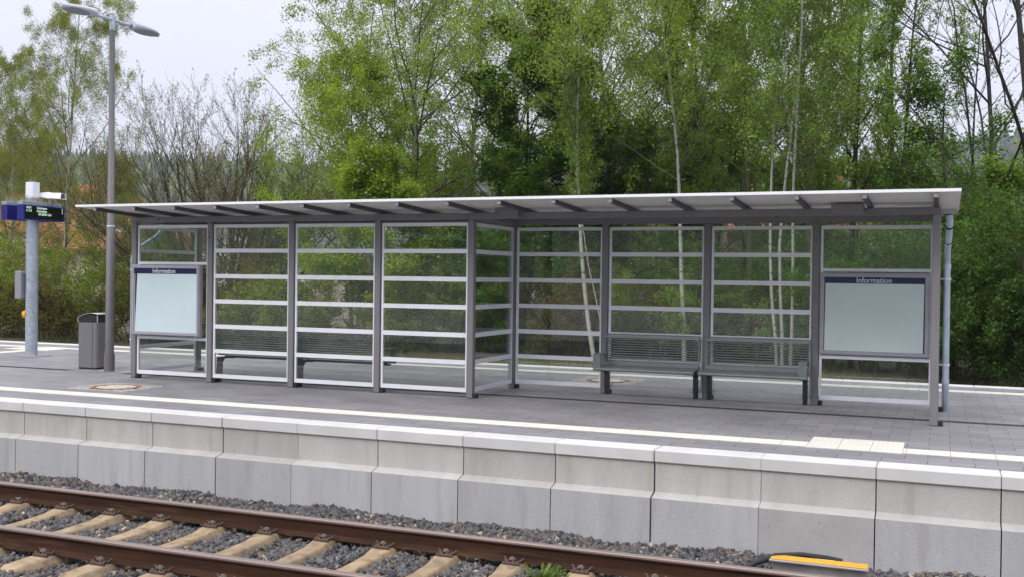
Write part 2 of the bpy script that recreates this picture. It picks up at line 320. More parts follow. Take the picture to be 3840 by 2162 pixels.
# ---- near platform edge blocks
def edge_block(special=None):
    t = thing('platform_edge_block', (0, 0, 0), '', 'edge block', 'precast concrete blocks of the near platform edge')
    mb = MB(); mb.bbox((.0025, -.0, -.116), (M1-.0025, .30, .0045), .009); c = mb.build('coping', coping_m, t)
    mb = MB(); e = .0055
    mb.prism([(.03, -.121), (.03, -.405), (-.106, -.442), (-.110, -1.15), (.28, -1.15), (.28, -.121)], e, M1-e)
    w = mb.build('wall_panel', [conc_m, pit_m if special == 'pit' else conclow_m], t)
    for p_ in w.data.polygons:
        if p_.center.z < -.5: p_.material_index = 1
    return t
lab = 'pale grey concrete platform edge block with smooth coping and sloped ledge, clean face'
blk = edge_block()
for k in range(-3, 13):
    t = edge_block('pit') if k == 9 else (blk if k == -3 else copy_tree(blk))
    t.location = (k*M1+(.006 if k % 5 == 3 else 0), 0, 0)
    t['label'] = 'concrete platform edge block with dark pitted face behind the orange box' if k == 9 else lab
# ---- drainage channel
mb = MB(); mb.box((-20, 3.645, -.06), (-19.9, 3.65, .0005))
mb = MB(); mb.box((-25, 3.64, -.05), (25, 3.655, .001)); mb.box((-25, 3.745, -.05), (25, 3.76, .001)); mb.box((-25, 3.655, -.05), (25, 3.745, -.0035), 1)
x = -12
while x < 20: mb.box((x, 3.656, -.003), (x+.012, 3.744, .0008)); x += .036
tag(mb.build('drainage_channel', [gate_m, black_m]), 'narrow slotted drainage channel running along the middle of the paved platform', 'drain')
# ---- manhole covers
def manhole(cx, cy, r, sx, sy, label):
    t = thing('manhole_cover', (cx, cy, 0), label, 'manhole cover', 'manhole covers in the platform')
    mb = MB(); rr = random.Random(5); n = 48
    ring = lambda a, z: [(a*math.cos(2*math.pi*k/n), a*math.sin(2*math.pi*k/n), z) for k in range(n)]
    st = .095
    nxs, nys = int(2*sx/st), int(2*sy/st)
    for i in range(nxs):
        for j in range(nys):
            x0 = -sx+i*2*sx/nxs; y0 = -sy+j*2*sy/nys; w = 2*sx/nxs; h = 2*sy/nys
            if math.hypot(x0+w/2, y0+h/2) < r+.03: continue
            z = .002+rr.random()*.004
            mb.bbox((x0+.006, y0+.006, -.02), (x0+w-.006, y0+h-.006, z), .0035)
    mb.build('sett_surround', sett_m, t)
    mb = MB(); mb.add(ring(r, .002)+ring(r, .010)+ring(r-.055, .010)+ring(r-.055, .0), [(a*n+k, a*n+(k+1) % n, (a+1)*n+(k+1) % n, (a+1)*n+k) for a in range(3) for k in range(n)], 0, False); mb.build('ring', rust_m, t)
    mb = MB(); a = r-.062; mb.add(ring(a, -.01)+ring(a, .007)+ring(a-.01, .009), [(q_*n+k, q_*n+(k+1) % n, (q_+1)*n+(k+1) % n, (q_+1)*n+k) for q_ in range(2) for k in range(n)]+[tuple(2*n+k for k in range(n))])
    mb.build('lid', cover_m, t)
    mb = MB()
    for s_ in (-1, 1): mb.box((s_*(a-.05)-.03, -.012, .0085), (s_*(a-.05)+.03, .012, .0115))
    mb.build('lifting_slot', rust_m, t)
manhole(-.31, 1.96, .335, .52, .44, 'round manhole cover with rusty ring between the left notice board and the front tactile strip')
manhole(5.69, 6.52, .335, .52, .56, 'round manhole cover seen through the glass left of the green benches')
mb = MB(); mb.box((-60, -40, -1.2), (40, -7.3, 0)); tag(mb.build('viewer_platform', bpy.data.materials['grey pavers']), kind='structure')
t = thing('station_sign', (-1.45, -8.5, 0), 'dark blue station name sign reading Bodenfelde, seen mirrored in the front glass', 'sign')
mb = MB(); mb.bbox((-1.3, -.03, 2.42), (1.3, .03, 2.98), .006); sg = mb.build('sign_panel', navy_m, t)
text('lettering', 'Bodenfelde', .26, white_m, Matrix.Translation((0, .032, 2.70)) @ Matrix.Rotation(math.pi, 4, 'Z') @ Matrix.Rotation(R(90), 4, 'X'), sg)
for x in (-1.1, 1.1): mb = MB(); mb.tube([(x, -.07, 0), (x, -.07, 2.98)], .035, 12); mb.build('sign_post', galv_m, t)
# =================================================================== TRACK
railz = -.695
def rail(y, label):
    h = [(-.036, 0), (-.034, -.003), (.034, -.003), (.036, 0)]
    t = thing('rail', (0, y, railz), label, 'rail', 'rails of the near track')
    mb = MB(); mb.prism([(-.034, -.030), (-.036, -.008), (-.030, 0), (.030, 0), (.036, -.008), (.034, -.030), (.028, -.040), (.0085, -.052), (.0085, -.140), (.020, -.155), (.073, -.165), (.075, -.172), (-.075, -.172), (-.073, -.165), (-.020, -.155), (-.0085, -.140), (-.0085, -.052), (-.028, -.040)], -60, 40)
    mb.build('rail_web', rail_m, t)
    mb = MB(); mb.prism([(-.0375, -.022), (-.037, -.007), (-.030, .0015), (.030, .0015), (.037, -.007), (.0375, -.022)], -60, 40); mb.build('rail_head', head_m, t)
    return t
RY = -1.2534
rail(RY, 'brown rusty rail nearer the platform wall'); rail(RY-1.505, 'brown rusty rail nearer the viewer, along the bottom edge')
def sleeper():
    t = thing('sleeper', (0, RY-.7525, 0), 'cream weathered concrete sleeper crossing under both rails in dark ballast', 'sleeper', 'concrete sleepers of the near track')
    # cross sections along y: (y, half width top, half width bottom, z top)
    secs = [(-1.30, .075, .12, -.902), (-1.22, .085, .135, -.874), (-.95, .088, .14, -.868), (-.58, .088, .14, -.868), (-.42, .075, .12, -.893), (-.2, .07, .11, -.902), (0, .068, .11, -.904),
            (.2, .07, .11, -.902), (.42, .075, .12, -.893), (.58, .088, .14, -.868), (.95, .088, .14, -.868), (1.22, .085, .135, -.874), (1.30, .075, .12, -.902)]
    mb = MB(); V = []
    for y, a, b_, z in secs: V += [(-b_, y, -1.08), (-b_+.008, y, z-.07), (-a-.012, y, z-.012), (-a, y, z), (a, y, z), (a+.012, y, z-.012), (b_-.008, y, z-.07), (b_, y, -1.08)]
    n = 8; mb.add(V, [(i*n+k, i*n+(k+1) % n, (i+1)*n+(k+1) % n, (i+1)*n+k) for i in range(len(secs)-1) for k in range(n)]+[tuple(range(n)), tuple((len(secs)-1)*n+k for k in range(n))])
    mb.build('beam', sleeper_m, t)
    for ry in (.7525, -.7525):
        for s in (-1, 1):
            y = ry+s*.115; mb = MB()
            W = []
            for k in range(25):
                a = k/24*2-1
                W.append((a*.095, y+s*(-.012+.055*math.cos(a*math.pi*1.0)*.6), -.842+.017*math.cos(a*math.pi*2)))
            mb.tube(W, .0092, 6)
            mb.tube([(-.03+.033*math.cos(k*.5), y+s*.02+.028*math.sin(k*.5), -.842+.012*math.sin(k)) for k in range(13)], .008, 6)
            mb.tube([(.048+.03*math.cos(k*.5), y+s*.02+.026*math.sin(k*.5), -.842+.012*math.cos(k)) for k in range(13)], .008, 6)
            mb.bbox((-.075, y+s*.03, -.868), (.085, y+s*.055, -.842), .004)
            c = mb.build('rail_clamp', clip_m, t)
            mb = MB(); mb.tube([(0, y, -.86), (0, y, -.808)], .019, 6); mb.tube([(0, y, -.828), (0, y, -.820)], .030, 10); mb.build('bolt', bolt_m, c)
    return t
s0 = sleeper(); SX = [1.432+k*.6444 for k in range(-5, 16)]
for i, x in enumerate(SX):
    o = s0 if i == 0 else copy_tree(s0); o.location.x = x; o.rotation_euler.z = R(random.Random(i).uniform(-.5, .5))
# ---- ballast stones
rng = np.random.default_rng(11)
def stones(N, xr, yr, zf, sz):
    P = np.stack([rng.uniform(*xr, N), rng.uniform(*yr, N)], -1); yc = RY-.7525
    keep = np.ones(N, bool)
    for x in SX: keep &= ~((abs(P[:,0]-x) < .125) & (abs(P[:,1]-yc) < 1.30))
    for y in (RY, RY-1.505): keep &= abs(P[:,1]-y) > .055
    keep &= ~((P[:,0] > 9.28) & (P[:,0] < 10.2) & (abs(P[:,1]+.66) < .12))
    P = P[keep]; return P, zf(P)+rng.uniform(-.018, .014, len(P)), rng.uniform(*sz, len(P))
def zlev(P):
    y = P[:,1]; x = P[:,0]
    z = np.full(len(y), -.935)+.022*np.sin(x*2.1+y*3)*np.sin(x*1.2-y)
    w = np.clip((y+1.13)/.3, 0, 1); z = z*(1-w)+w*(-.897+.02*np.sin(x*3)+.012*np.sin(x*7+1))
    w = np.clip((-y-3.1)/.25, 0, 1); z = z*(1-w)+w*(-.90+.02*np.sin(x*2.7))
    return z
P1, z1, s1 = stones(68000, (-2.6, 12.6), (-4.4, -.11), zlev, (.015, .030))
P2, z2, s2 = stones(9000, (-7, -2.4), (-4.4, -.11), zlev, (.02, .036))
P3, z3, s3 = stones(5000, (-2, 12.6), (-1.15, -.115), zlev, (.016, .030)); z3 += .004
P = np.concatenate([P1, P2, P3]); z = np.concatenate([z1, z2, z3]); s = np.concatenate([s1, s2, s3]); N = len(P)
cube = np.array([(-1,-1,-1),(1,-1,-1),(1,1,-1),(-1,1,-1),(-1,-1,1),(1,-1,1),(1,1,1),(-1,1,1)], float)*.8
cf = np.array([(0,3,2,1),(4,5,6,7),(0,1,5,4),(1,2,6,5),(2,3,7,6),(3,0,4,7)])
V = cube[None]+rng.uniform(-.42, .42, (N, 8, 3)); V *= rng.uniform(.6, 1.45, (N, 1, 3)); V[:, :, 2] *= .60
q4 = rng.standard_normal((N, 4)); q4[:, 0] += 1.2; q4 /= np.linalg.norm(q4, axis=1)[:, None]; w_, x_, y_, z_ = q4.T
Rm = np.stack([np.stack([1-2*(y_*y_+z_*z_), 2*(x_*y_-z_*w_), 2*(x_*z_+y_*w_)], -1), np.stack([2*(x_*y_+z_*w_), 1-2*(x_*x_+z_*z_), 2*(y_*z_-x_*w_)], -1), np.stack([2*(x_*z_-y_*w_), 2*(y_*z_+x_*w_), 1-2*(x_*x_+y_*y_)], -1)], 1)
V = np.einsum('nij,nkj->nki', Rm, V)*s[:, None, None]+np.concatenate([P, z[:, None]], 1)[:, None]
F = (cf[None]+8*np.arange(N)[:, None, None]).reshape(-1, 4)
stone_m = attr_mat('ballast stone', (.042, .044, .049), (.145, .143, .147), .8, 0)
rp = [n for n in stone_m.node_tree.nodes if n.type == 'VALTORGB'][0].color_ramp
rp.elements[1].position = .72; k_ = rp.elements.new(.82); k_.color = (.13, .095, .075, 1); k_ = rp.elements.new(.93); k_.color = (.17, .12, .085, 1); k_ = rp.elements.new(.99); k_.color = (.42, .36, .28, 1)
tag(np_obj('ballast_stones', V.reshape(-1, 3), F, stone_m, v=np.repeat(rng.uniform(0, 1, N), 6)), 'dark crushed stone ballast between the sleepers', kind='stuff'); 
# ---- orange topped track box, its cable
t = thing('track_magnet', (9.36, -.67, -1.0), 'orange topped metal box on short legs between the far rail and the platform wall', 'track box')
mb = MB(); mb.bbox((.0, -.078, .244), (.81, .078, .264), .006); mb.build('housing', mat('grey cast housing', (.36, .345, .35), .6, .2, .12, 9), t)
mb = MB(); mb.bbox((.010, -.070, .2645), (.800, .070, .274), .004); mb.build('lid', orange_m, t)
mb = MB(); mb.box((.02, .0, .12), (.79, .02, .235)); mb.box((.02, -.05, .10), (.79, .05, .12)); mb.box((.17, -.055, 0), (.23, .055, .12)); mb.box((.56, -.055, 0), (.62, .055, .12)); mb.build('support', mat('grey steel support', (.33, .32, .33), .6, .3, .15, 9), t)
mb = MB(); mb.tube([(9.0, -1.1, -.93), (9.1, -.98, -.85), (9.25, -.8, -.77), (9.4, -.62, -.735), (9.6, -.5, -.735), (9.8, -.42, -.76), (9.93, -.38, -.785)], .026, 10)
tag(mb.build('cable_hose', black_m), 'thick black cable hose arching over the ballast beside the orange box', 'cable')
mb = MB(); mb.bbox((9.72, -.52, -.775), (9.88, -.48, -.755), .004); mb2 = tag(mb.build('cable_sleeve', white_m), 'small white cable sleeve lying behind the orange box', 'cable sleeve')
# ---- green weed between the rails
rng = np.random.default_rng(5)
def fern(cx, cy, cz, r, n):
    V = []; F = []; vv = []; S_ = []
    for i in range(n):
        a = rng.uniform(0, 2*math.pi); el = rng.uniform(.15, 1.2); L = r*rng.uniform(.6, 1.1)
        p = np.array([cx+rng.normal()*.03, cy+rng.normal()*.03, cz]); d = np.array([math.cos(a)*math.cos(el), math.sin(a)*math.cos(el), math.sin(el)])
        side = np.array([-math.sin(a), math.cos(a), 0]); q_ = p.copy(); col = rng.uniform()
        for k in range(14):
            d = d+np.array([0, 0, -.055]); d /= np.linalg.norm(d); q0 = q_; q_ = q_+d*L/14; w = .026*(1-k/15)+.006
            S_.append((q0, q_))
            for s in (-1, 1):
                for h in range(2):
                    c = q0+(q_-q0)*h/2; tip = c+s*side*w*rng.uniform(.7, 1.2)+d*w*.6+np.array([0, 0, rng.normal()*.006]); m_ = (c+tip)/2+d*.006
                    n0 = len(V); V += [c, m_, tip, (c+tip)/2-d*.006]; F.append((n0, n0+1, n0+2, n0+3)); vv.append(min(1, max(0, col*.6+rng.uniform(0, .4))))
    return np.array(V), np.array(F), vv
V, F, vv = fern(7.62, -1.62, -.95, .22, 110)
V2, F2, v2 = fern(7.80, -1.72, -.95, .17, 80)
o = np_obj('weed_plant', np.concatenate([V, V2]), np.concatenate([F, F2+len(V)]), attr_mat('weed leaf', (.045, .10, .015), (.19, .26, .05), .6, .25, (.30, .22, .12)), v=np.array(vv+v2))
tag(o, 'feathery green weed growing in the ballast beside a sleeper between the rails', 'plant')
# =================================================================== SHELTER
PX = [-1.109, .357, 1.826, 3.274, 4.728, 6.174, 7.660, 9.128, 10.632]; YF, YB = 3.215, 4.728; ZT = 2.437
sh = thing('platform_shelter', (4.73, 3.97, 0), 'long grey steel and glass waiting shelter with a thin white roof edge on the platform', 'shelter')
sh_off = Vector((-4.73, -3.97, 0))
def part(mb, name, m, parent=sh):
    o = mb.build(name, m, parent)
    if parent is sh: o.location = sh_off
    return o
HW = .046
for (i, y) in [(k, YF) for k in (0, 1, 2, 3, 4, 8)]+[(k, YB) for k in (0, 4, 5, 6, 7, 8)]:
    x = PX[i]; mb = MB(); mb.bbox((x-HW, y-HW, 0), (x+HW, y+HW, ZT-.001), .006); p = part(mb, 'post', post_m)
    mb = MB(); s = 1 if y == YF else -1
    mb.bbox((x+HW, y-.03, .0), (x+HW+.055, y+.05, .055), .004); part(mb, 'foot_bracket', black_m)
    if i in (1, 7):
        mb = MB(); n = 12; mb.tube([(x, y-HW-.004, 2.20), (x, y-HW+.01, 2.20)], .012, 12); part(mb, 'rubber_plug', black_m)
# beams
for y in (YF, YB):
    for x0, x1 in ((PX[0]-HW, PX[4]-HW-.002), (PX[4]-HW+.002, PX[8]+HW)):
        mb = MB(); mb.bbox((x0, y-.05, ZT), (x1, y+.05, 2.522), .005); part(mb, 'beam', beam_m)
for x in (PX[0], PX[4], PX[8]):
    mb = MB(); mb.bbox((x-.04, YF+.052, ZT+.002), (x+.04, YB-.052, 2.515), .005); part(mb, 'cross_beam', beam_m)
mb = MB()
for cx in (-.63, -.595, 3.93, 3.975): mb.tube([(cx, YF-.052, 2.485), (cx, YF-.04, 2.485)], .011, 12)
part(mb, 'cable_inlet', black_m)
# rafters, roof: shallow butterfly with a gutter in the middle
yc = 3.97; x0r, x1r = -1.34, 10.87
def roofz(y): return 2.545+.046*(abs(y-yc)-.07)
for k in range(17):
    x = -1.075+k*.7312
    for s in (-1, 1):
        ya, yb = yc+s*.1, yc+s*1.66; w = .024; mb = MB()
        za, zb = roofz(ya), roofz(yb)
        vs_ = [(x-w, ya, za-.056), (x+w, ya, za-.056), (x+w, ya, za-.001), (x-w, ya, za-.001), (x-w, yb, zb-.052), (x+w, yb, zb-.052), (x+w, yb, zb-.001), (x-w, yb, zb-.001)]
        mb.add(vs_, [(0,3,2,1),(4,5,6,7),(0,1,5,4),(1,2,6,5),(2,3,7,6),(3,0,4,7)])
        if s < 0: mb.box((x-w, yb-.012, zb-.05), (x+w, yb-.002, zb-.004), 1)
        part(mb, 'rafter', [mat('rafter dark paint', (.085, .080, .088), .5, .2, .05, 3), alu_m])
for s, nm in ((-1, 'front'), (1, 'back')):
    ya, yb = yc+s*.06, yc+s*1.77; mb = MB(); za, zb = roofz(ya), roofz(yb)
    mb.prism([(ya, za), (yb, zb), (yb, zb+.022), (ya, za+.022)], x0r, x1r, 0); rf = part(mb, 'roof_panel', roofu_m)
    mb = MB(); mb.box((x0r-.003, yb-.004 if s < 0 else yb+.004, zb-.004), (x1r+.003, yb+s*.012, zb+.028)); mb.build('fascia', roofw_m, rf)
    mb = MB(); mb.prism([(ya, za-.0), (yb, zb-.0), (yb, zb+.027), (ya, za+.027)], x1r+.001, x1r+.006, 0); mb.prism([(ya, za-.0), (yb, zb-.0), (yb, zb+.027), (ya, za+.027)], x0r-.006, x0r-.001, 0); mb.build('end_trim', roofu_m, rf)
    mb = MB(); mb.prism([(ya, za+.023), (yb, zb+.023), (yb, zb+.030), (ya, za+.030)], x0r, x1r, 0); mb.build('top_sheet', roofw_m, rf)
mb = MB(); mb.prism([(yc-.12, 2.543), (yc-.105, 2.49), (yc+.105, 2.49), (yc+.12, 2.543), (yc+.112, 2.543), (yc+.098, 2.497), (yc-.098, 2.497), (yc-.112, 2.543)], x0r+.01, x1r-.01, 0)
mb.prism([(yc-.112, 2.54), (yc-.098, 2.494), (yc+.098, 2.494), (yc+.112, 2.54)], x0r+.012, x0r+.02, 0); mb.prism([(yc-.112, 2.54), (yc-.098, 2.494), (yc+.098, 2.494), (yc+.112, 2.54)], x1r-.02, x1r-.012, 0)
gut = part(mb, 'gutter', mat('gutter sheet', (.42, .42, .44), .45, .3, .06, 3))
# lamps under the eaves and cable clips
for x0, x1 in ((5.14, 5.48), (9.47, 9.84)):
    mb = MB(); mb.bbox((x0, 3.02, 2.452), (x1, 3.16, 2.555), .008); mb.box((x0+.03, 3.03, 2.444), (x1-.02, 3.15, 2.4515)); part(mb, 'lamp_box', post_m)
for k in range(16):
    x = -.72+k*.7312
    mb = MB(); mb.bbox((x-.05, 3.40, ZT+.025), (x+.05, 3.46, ZT+.06), .004); mb.box((x-.012, 3.41, ZT-.0), (x+.012, 3.43, ZT+.024)); part(mb, 'cable_clip', black_m)
# glazing
BZ = [(2.347, 2.395), (1.972, 2.030), (1.583, 1.645), (1.207, 1.268), (.824, .886), (.451, .510), (.073, .130)]
IZ = [(2.347, 2.395), (1.784, 1.825), (.625, .668), (.073, .130)]
def glazing(a, b, bars, axis, c):
    """panel from a to b along axis ('x' or 'y') at the other coordinate c: thin aluminium strips on both faces, glass between"""
    def BX(mb, u0, u1, z0, z1, d0, d1):
        if axis == 'x': mb.box((u0, c+d0, z0), (u1, c+d1, z1))
        else: mb.box((c+d0, u0, z0), (c+d1, u1, z1))
    a += HW+.012; b -= HW+.008; mb = MB()
    for d0, d1 in ((-.018, -.005), (.005, .018)):
        for z0, z1 in bars: BX(mb, a, b, z0, z1, d0, d1)
        zz = sorted(bars)
        for (p0, p1), (q0, q1) in zip(zz[:-1], zz[1:]):
            BX(mb, a, a+.030, p1, q0, d0+.001, d1-.001); BX(mb, b-.022, b, p1, q0, d0+.001, d1-.001)
        for z0, z1 in bars:
            nrv = max(2, int((b-a)/.3))
            for k in range(nrv+1):
                u = a+.06+(b-a-.12)*k/nrv; zc = (z0+z1)/2
                BX(mb, u-.004, u+.004, zc-.004, zc+.004, (d0-.002) if d0 < 0 else d1, d0 if d0 < 0 else d1+.002)
    fr = part(mb, 'glazing_frame', alu_m)
    mb = MB(); BX(mb, a+.004, b-.004, bars[-1][0]+.004, bars[0][1]-.004, -.004, .004); mb.build('glass_pane', pane_m, fr)
    # dark clamps holding the frame to the posts
    mb = MB()
    for z in (bars[0][0]+.03, 1.2, bars[-1][0]+.02):
        BX(mb, a-.013, a, z-.02, z+.02, -.012, .012); BX(mb, b, b+.010, z-.02, z+.02, -.012, .012)
    mb.build('clamp', black_m, fr)
for i in range(4): glazing(PX[i], PX[i+1], IZ if i == 0 else BZ, 'x', YF)
for i in range(4, 8): glazing(PX[i], PX[i+1], IZ if i == 7 else BZ, 'x', YB)
for i in (0, 4, 8): glazing(YF, YB, BZ, 'y', PX[i])
# downpipes
mb = MB(); mb.tube([(10.77, 4.0, 2.488), (10.775, 4.03, 2.40), (10.77, 4.2, 2.28), (10.755, 4.6, 2.05), (10.755, 4.74, 1.93), (10.757, 4.75, 1.86)], .041, 14); mb.tube([(10.757, 4.75, 1.88), (10.757, 4.75, .40)], .041, 14)
mb.tube([(10.757, 4.75, 1.89), (10.757, 4.75, 1.83)], .047, 14); mb.tube([(10.757, 4.75, .42), (10.757, 4.75, .36)], .047, 14); mb.tube([(10.757, 4.75, .39), (10.757, 4.77, .28), (10.757, 4.84, .06), (10.757, 4.86, 0)], .043, 14)
dp = part(mb, 'downpipe', zinc_m); mb = MB()
for z in (1.70, .60): mb.tube([(10.757, 4.75, z-.008), (10.757, 4.75, z+.008)], .051, 14); mb.box((10.66, 4.74, z-.006), (10.71, 4.76, z+.006))
mb.build('pipe_clamp', alu_m, dp)
mb = MB(); mb.tube([(10.7725, 4.09, 2.345), (10.772, 4.105, 2.337)], .046, 14); mb.tube([(10.763, 4.39, 2.171), (10.762, 4.405, 2.163)], .046, 14); mb.build('pipe_seal', black_m, dp)
mb = MB(); mb.tube([(-1.20, 3.94, 2.488), (-1.20, 3.93, 2.38), (-1.20, 3.88, 2.29), (-1.20, 3.75, 2.21), (-1.20, 3.42, 2.05), (-1.20, 3.31, 1.98), (-1.20, 3.27, 1.90), (-1.20, 3.265, 1.84)], .041, 14); mb.tube([(-1.20, 3.265, 1.86), (-1.20, 3.265, .40)], .041, 14)
mb.tube([(-1.20, 3.265, 1.87), (-1.20, 3.265, 1.81)], .047, 14); mb.tube([(-1.20, 3.265, .42), (-1.20, 3.265, .36)], .047, 14); mb.tube([(-1.20, 3.265, .39), (-1.19, 3.265, .28), (-1.155, 3.275, .08), (-1.15, 3.28, 0)], .043, 14)
dp = part(mb, 'downpipe', zinc_m); mb = MB()
for z in (1.70, .60): mb.tube([(-1.20, 3.265, z-.008), (-1.20, 3.265, z+.008)], .051, 14); mb.box((-1.17, 3.25, z-.006), (-1.10, 3.27, z+.006))
mb.build('pipe_clamp', alu_m, dp)
mb = MB(); mb.tube([(-1.20, 3.70, 2.185), (-1.20, 3.685, 2.178)], .046, 14); mb.build('pipe_seal', black_m, dp)
# ---- notice boards
def notice(name, x0, x1, z0, z1, yf, yb, label, right):
    w = .052 if not right else .058; t = thing(name, ((x0+x1)/2, yb, z0), label, 'notice board'); off = (-(x0+x1)/2, -yb, -z0)
    def bp(mb, nm, m, par=t):
        o = mb.build(nm, m, par)
        if par is t: o.location = off
        return o
    mb = MB(); mb.bbox((x0, yf, z0), (x1, yb, z1), .006); mb.f = mb.f; bp(mb, 'case', frame_m)
    mb = MB(); f = yf
    mb.box((x0+w, f-.004, z0+w), (x1-w, f-.0005, z1-w)); bp(mb, 'dark_backing', black_m)
    mb = MB(); mb.bbox((x0+.014, f-.016, z0+.014), (x1-.014, f-.001, z0+w), .003); mb.bbox((x0+.014, f-.016, z1-w), (x1-.014, f-.001, z1-.014), .003)
    mb.bbox((x0+.014, f-.0155, z0+w+.0005), (x0+w, f-.001, z1-w-.0005), .003); mb.bbox((x1-w, f-.0155, z0+w+.0005), (x1-.014, f-.001, z1-w-.0005), .003); dr = bp(mb, 'door_frame', frame_m)
    hz = z1-w-.082 if right else z1-w-.085
    mb = MB(); mb.box((x0+w, f-.008, hz), (x1-w, f-.0045, z1-w-.001)); hd = bp(mb, 'header', navy_m)
    M = Matrix.Translation((((x0+x1)/2-(.0 if right else .02)), f-.009, (hz+z1-w)/2-.002)) @ Matrix.Rotation(R(90), 4, 'X')
    text('lettering', 'Information', .094, mat('white lettering', (.62, .65, .74), .5), M, hd)
    mb = MB()
    if right: mb.add([(x0+w+.008, f-.0045, z0+w+.002), (x1-w-.018, f-.0045, z0+w+.002), (x1-w-.012, f-.0045, hz), (x0+w+.014, f-.0045, hz)], [(0,1,2,3)])
    else: mb.add([(x0+w+.018, f-.0045, z0+w+.002), (x1-w, f-.0045, z0+w+.002), (x1-w, f-.0045, hz), (x0+w+.062, f-.0045, hz)], [(0,1,2,3)])
    v0 = list(mb.v); mb.add([(a, b_+.001, c_) for a, b_, c_ in v0], [(0,1,2,3)])
    ps = bp(mb, 'poster', poster2_m if right else poster_m)
    mb = MB()   # small row of embossed marks
    for k in range(9):
        px = (x1-w-.085+.004*k/2) if right else (x0+w+.055+.002*k); mb.box((px, f-.0068, z0+w+.06+k*.028), (px+.012, f-.0055, z0+w+.07+k*.028))
    mb.build('embossed_marks', mat('pale marks', (.62, .67, .66), .5), ps)
    if not right:
        mb = MB(); mb.box((x0+w+.006, f-.0065, z0+w+.01), (x0+w+.018, f-.005, hz-.005)); mb.build('paper_edge', mat('pale paper edge', (.5, .5, .47), .7), ps)
    return t
nb = notice('notice_board', -1.065, .245, .690, 1.775, 3.085, 3.160, 'square notice board headed Information with pale bluish poster at the left end of the shelter', False)
nb2 = notice('notice_board', 9.185, 10.557, .680, 1.768, 4.665, 4.705, 'wide notice board headed Information with grey green poster at the right end of the shelter', True)
# ---- benches
def bench(label):
    """1.43 m wide, seat towards -y, origin at floor under the backrest centre"""
    t = thing('bench', (0, 0, 0), label, 'bench', 'green grey metal benches in the shelter')
    w = .69
    mb = MB()
    n = 10
    for k in range(n):
        z = .797-k*.0345; y = -.010-(.80-z)*.12
        mb.tube([(-w, y, z), (w, y, z)], .0088, 6)
    mb.bbox((-w-.008, -.012, .855), (w+.008, .022, .872), .003)
    mb.prism([(-.020, .815), (-.006, .818), (.002, .850), (-.012, .850)], -w, w)
    mb.prism([(-.076, .430), (-.060, .430), (-.052, .475), (-.070, .475)], -w, w)
    for x in (-w, w): mb.prism([(-.002, .86), (.016, .86), (-.040, .43), (-.062, .43)], x-.009, x+.009)
    mb.tube([(0, .004, .85), (0, -.044, .45)], .006, 6)
    mb.build('backrest', bench_m, t)
    mb = MB(); mb.prism([(-.055, .408), (-.07, .430), (-.40, .418), (-.462, .405), (-.480, .385), (-.474, .372), (-.455, .388), (-.40, .398), (-.07, .405)], -w-.02, w+.02); mb.tube([(-w-.02, -.462, .388), (w+.02, -.462, .388)], .022, 10); mb.build('seat', bench_m, t)
    mb = MB(); mb.box((-w+.06, -.40, .372), (w-.06, -.36, .397)); mb.box((-w+.06, -.16, .372), (w-.06, -.12, .404)); mb.build('seat_frame', mat('bench dark frame', (.02, .022, .024), .5), t)
    for s in (-1, 1):
        x = s*(w-.045); mb = MB()
        mb.prism([(-.26, .385), (-.26, .362), (-.10, .352), (-.055, .30), (-.05, .14), (-.02, 0), (.025, 0), (.030, .18), (.02, .37), (0, .385)], x-.030, x+.030)
        mb.bbox((x-.06, -.34, .350), (x+.045, -.24, .374), .004, 0)
        for z in (.08, .16, .24): mb.tube([(x-.034, -.0, z), (x+.034, 0, z)], .012, 8)
        mb.build('leg', mat('bench bracket', (.045, .047, .05), .45, .3, .2, 20), t)
    return t
def armrest(t, s):
    x = s*(.69+.02); mb = MB(); mb.prism([(-.47, .40), (-.47, .585), (-.455, .60), (-.08, .60), (-.07, .59), (-.45, .585), (-.45, .40)], x-.004-.10*(s > 0), x+.004+.10*(s < 0))
    mb.build('armrest', bench_m, t)
b1_ = bench('left green grey wire bench facing the viewer, armrest at its left end'); 
b2_ = copy_tree(b1_); b2_['label'] = 'right green grey wire bench facing the viewer, next to the right notice board'
b3_ = copy_tree(b1_); b3_['label'] = 'left bench seen from behind through the front glass, nearer the left notice board'
b4_ = copy_tree(b1_); b4_['label'] = 'second bench seen from behind through the glass, nearer the middle of the shelter'
b1_.location = ((PX[5]+PX[6])/2-.025, 4.635, 0); b2_.location = ((PX[6]+PX[7])/2-.02, 4.635, 0)
b3_.location = ((PX[1]+PX[2])/2, 3.31, 0); b4_.location = ((PX[2]+PX[3])/2, 3.31, 0)
b3_.rotation_euler.z = b4_.rotation_euler.z = math.pi
armrest(b1_, -1); armrest(b2_, 1); armrest(b4_, -1); armrest(b3_, 1)
# =================================================================== PLATFORM FURNITURE
# lamp post
t = thing('lamp_post', (-2.23, 3.863, 0), 'tall tapered grey lamp post with two arms standing left of the shelter', 'lamp post')
mb = MB(); mb.tube([(0,0,0), (0,0,.29)], .086, 24); mb.build('base_sleeve', pole_m, t)
mb = MB(); mb.tube([(0,0,.29), (0,0,.30), (0,0,2.42), (0,0,2.43), (0,0,5.71)], [.072, .071, .064, .058, .042], 24); mb.build('pole', pole_m, t)
mb = MB(); mb.tube([(0,0,2.415), (0,0,2.435)], .0655, 24); mb.build('joint_ring', alu_m, t)
mb = MB(); mb.tube([(0,0,5.70), (0,0,5.935)], .049, 20); mb.tube([(0,-.48,5.873), (0,.46,5.873)], .029, 12); mb.build('bracket_arm', galv_m, t)
mb = MB(); mb.tube([(-.072, 0, .43), (-.06, 0, .43)], .012, 8); mb.tube([(-.02, -.071, .43), (-.02, -.06, .43)], .012, 8); mb.build('access_screw', black_m, t)
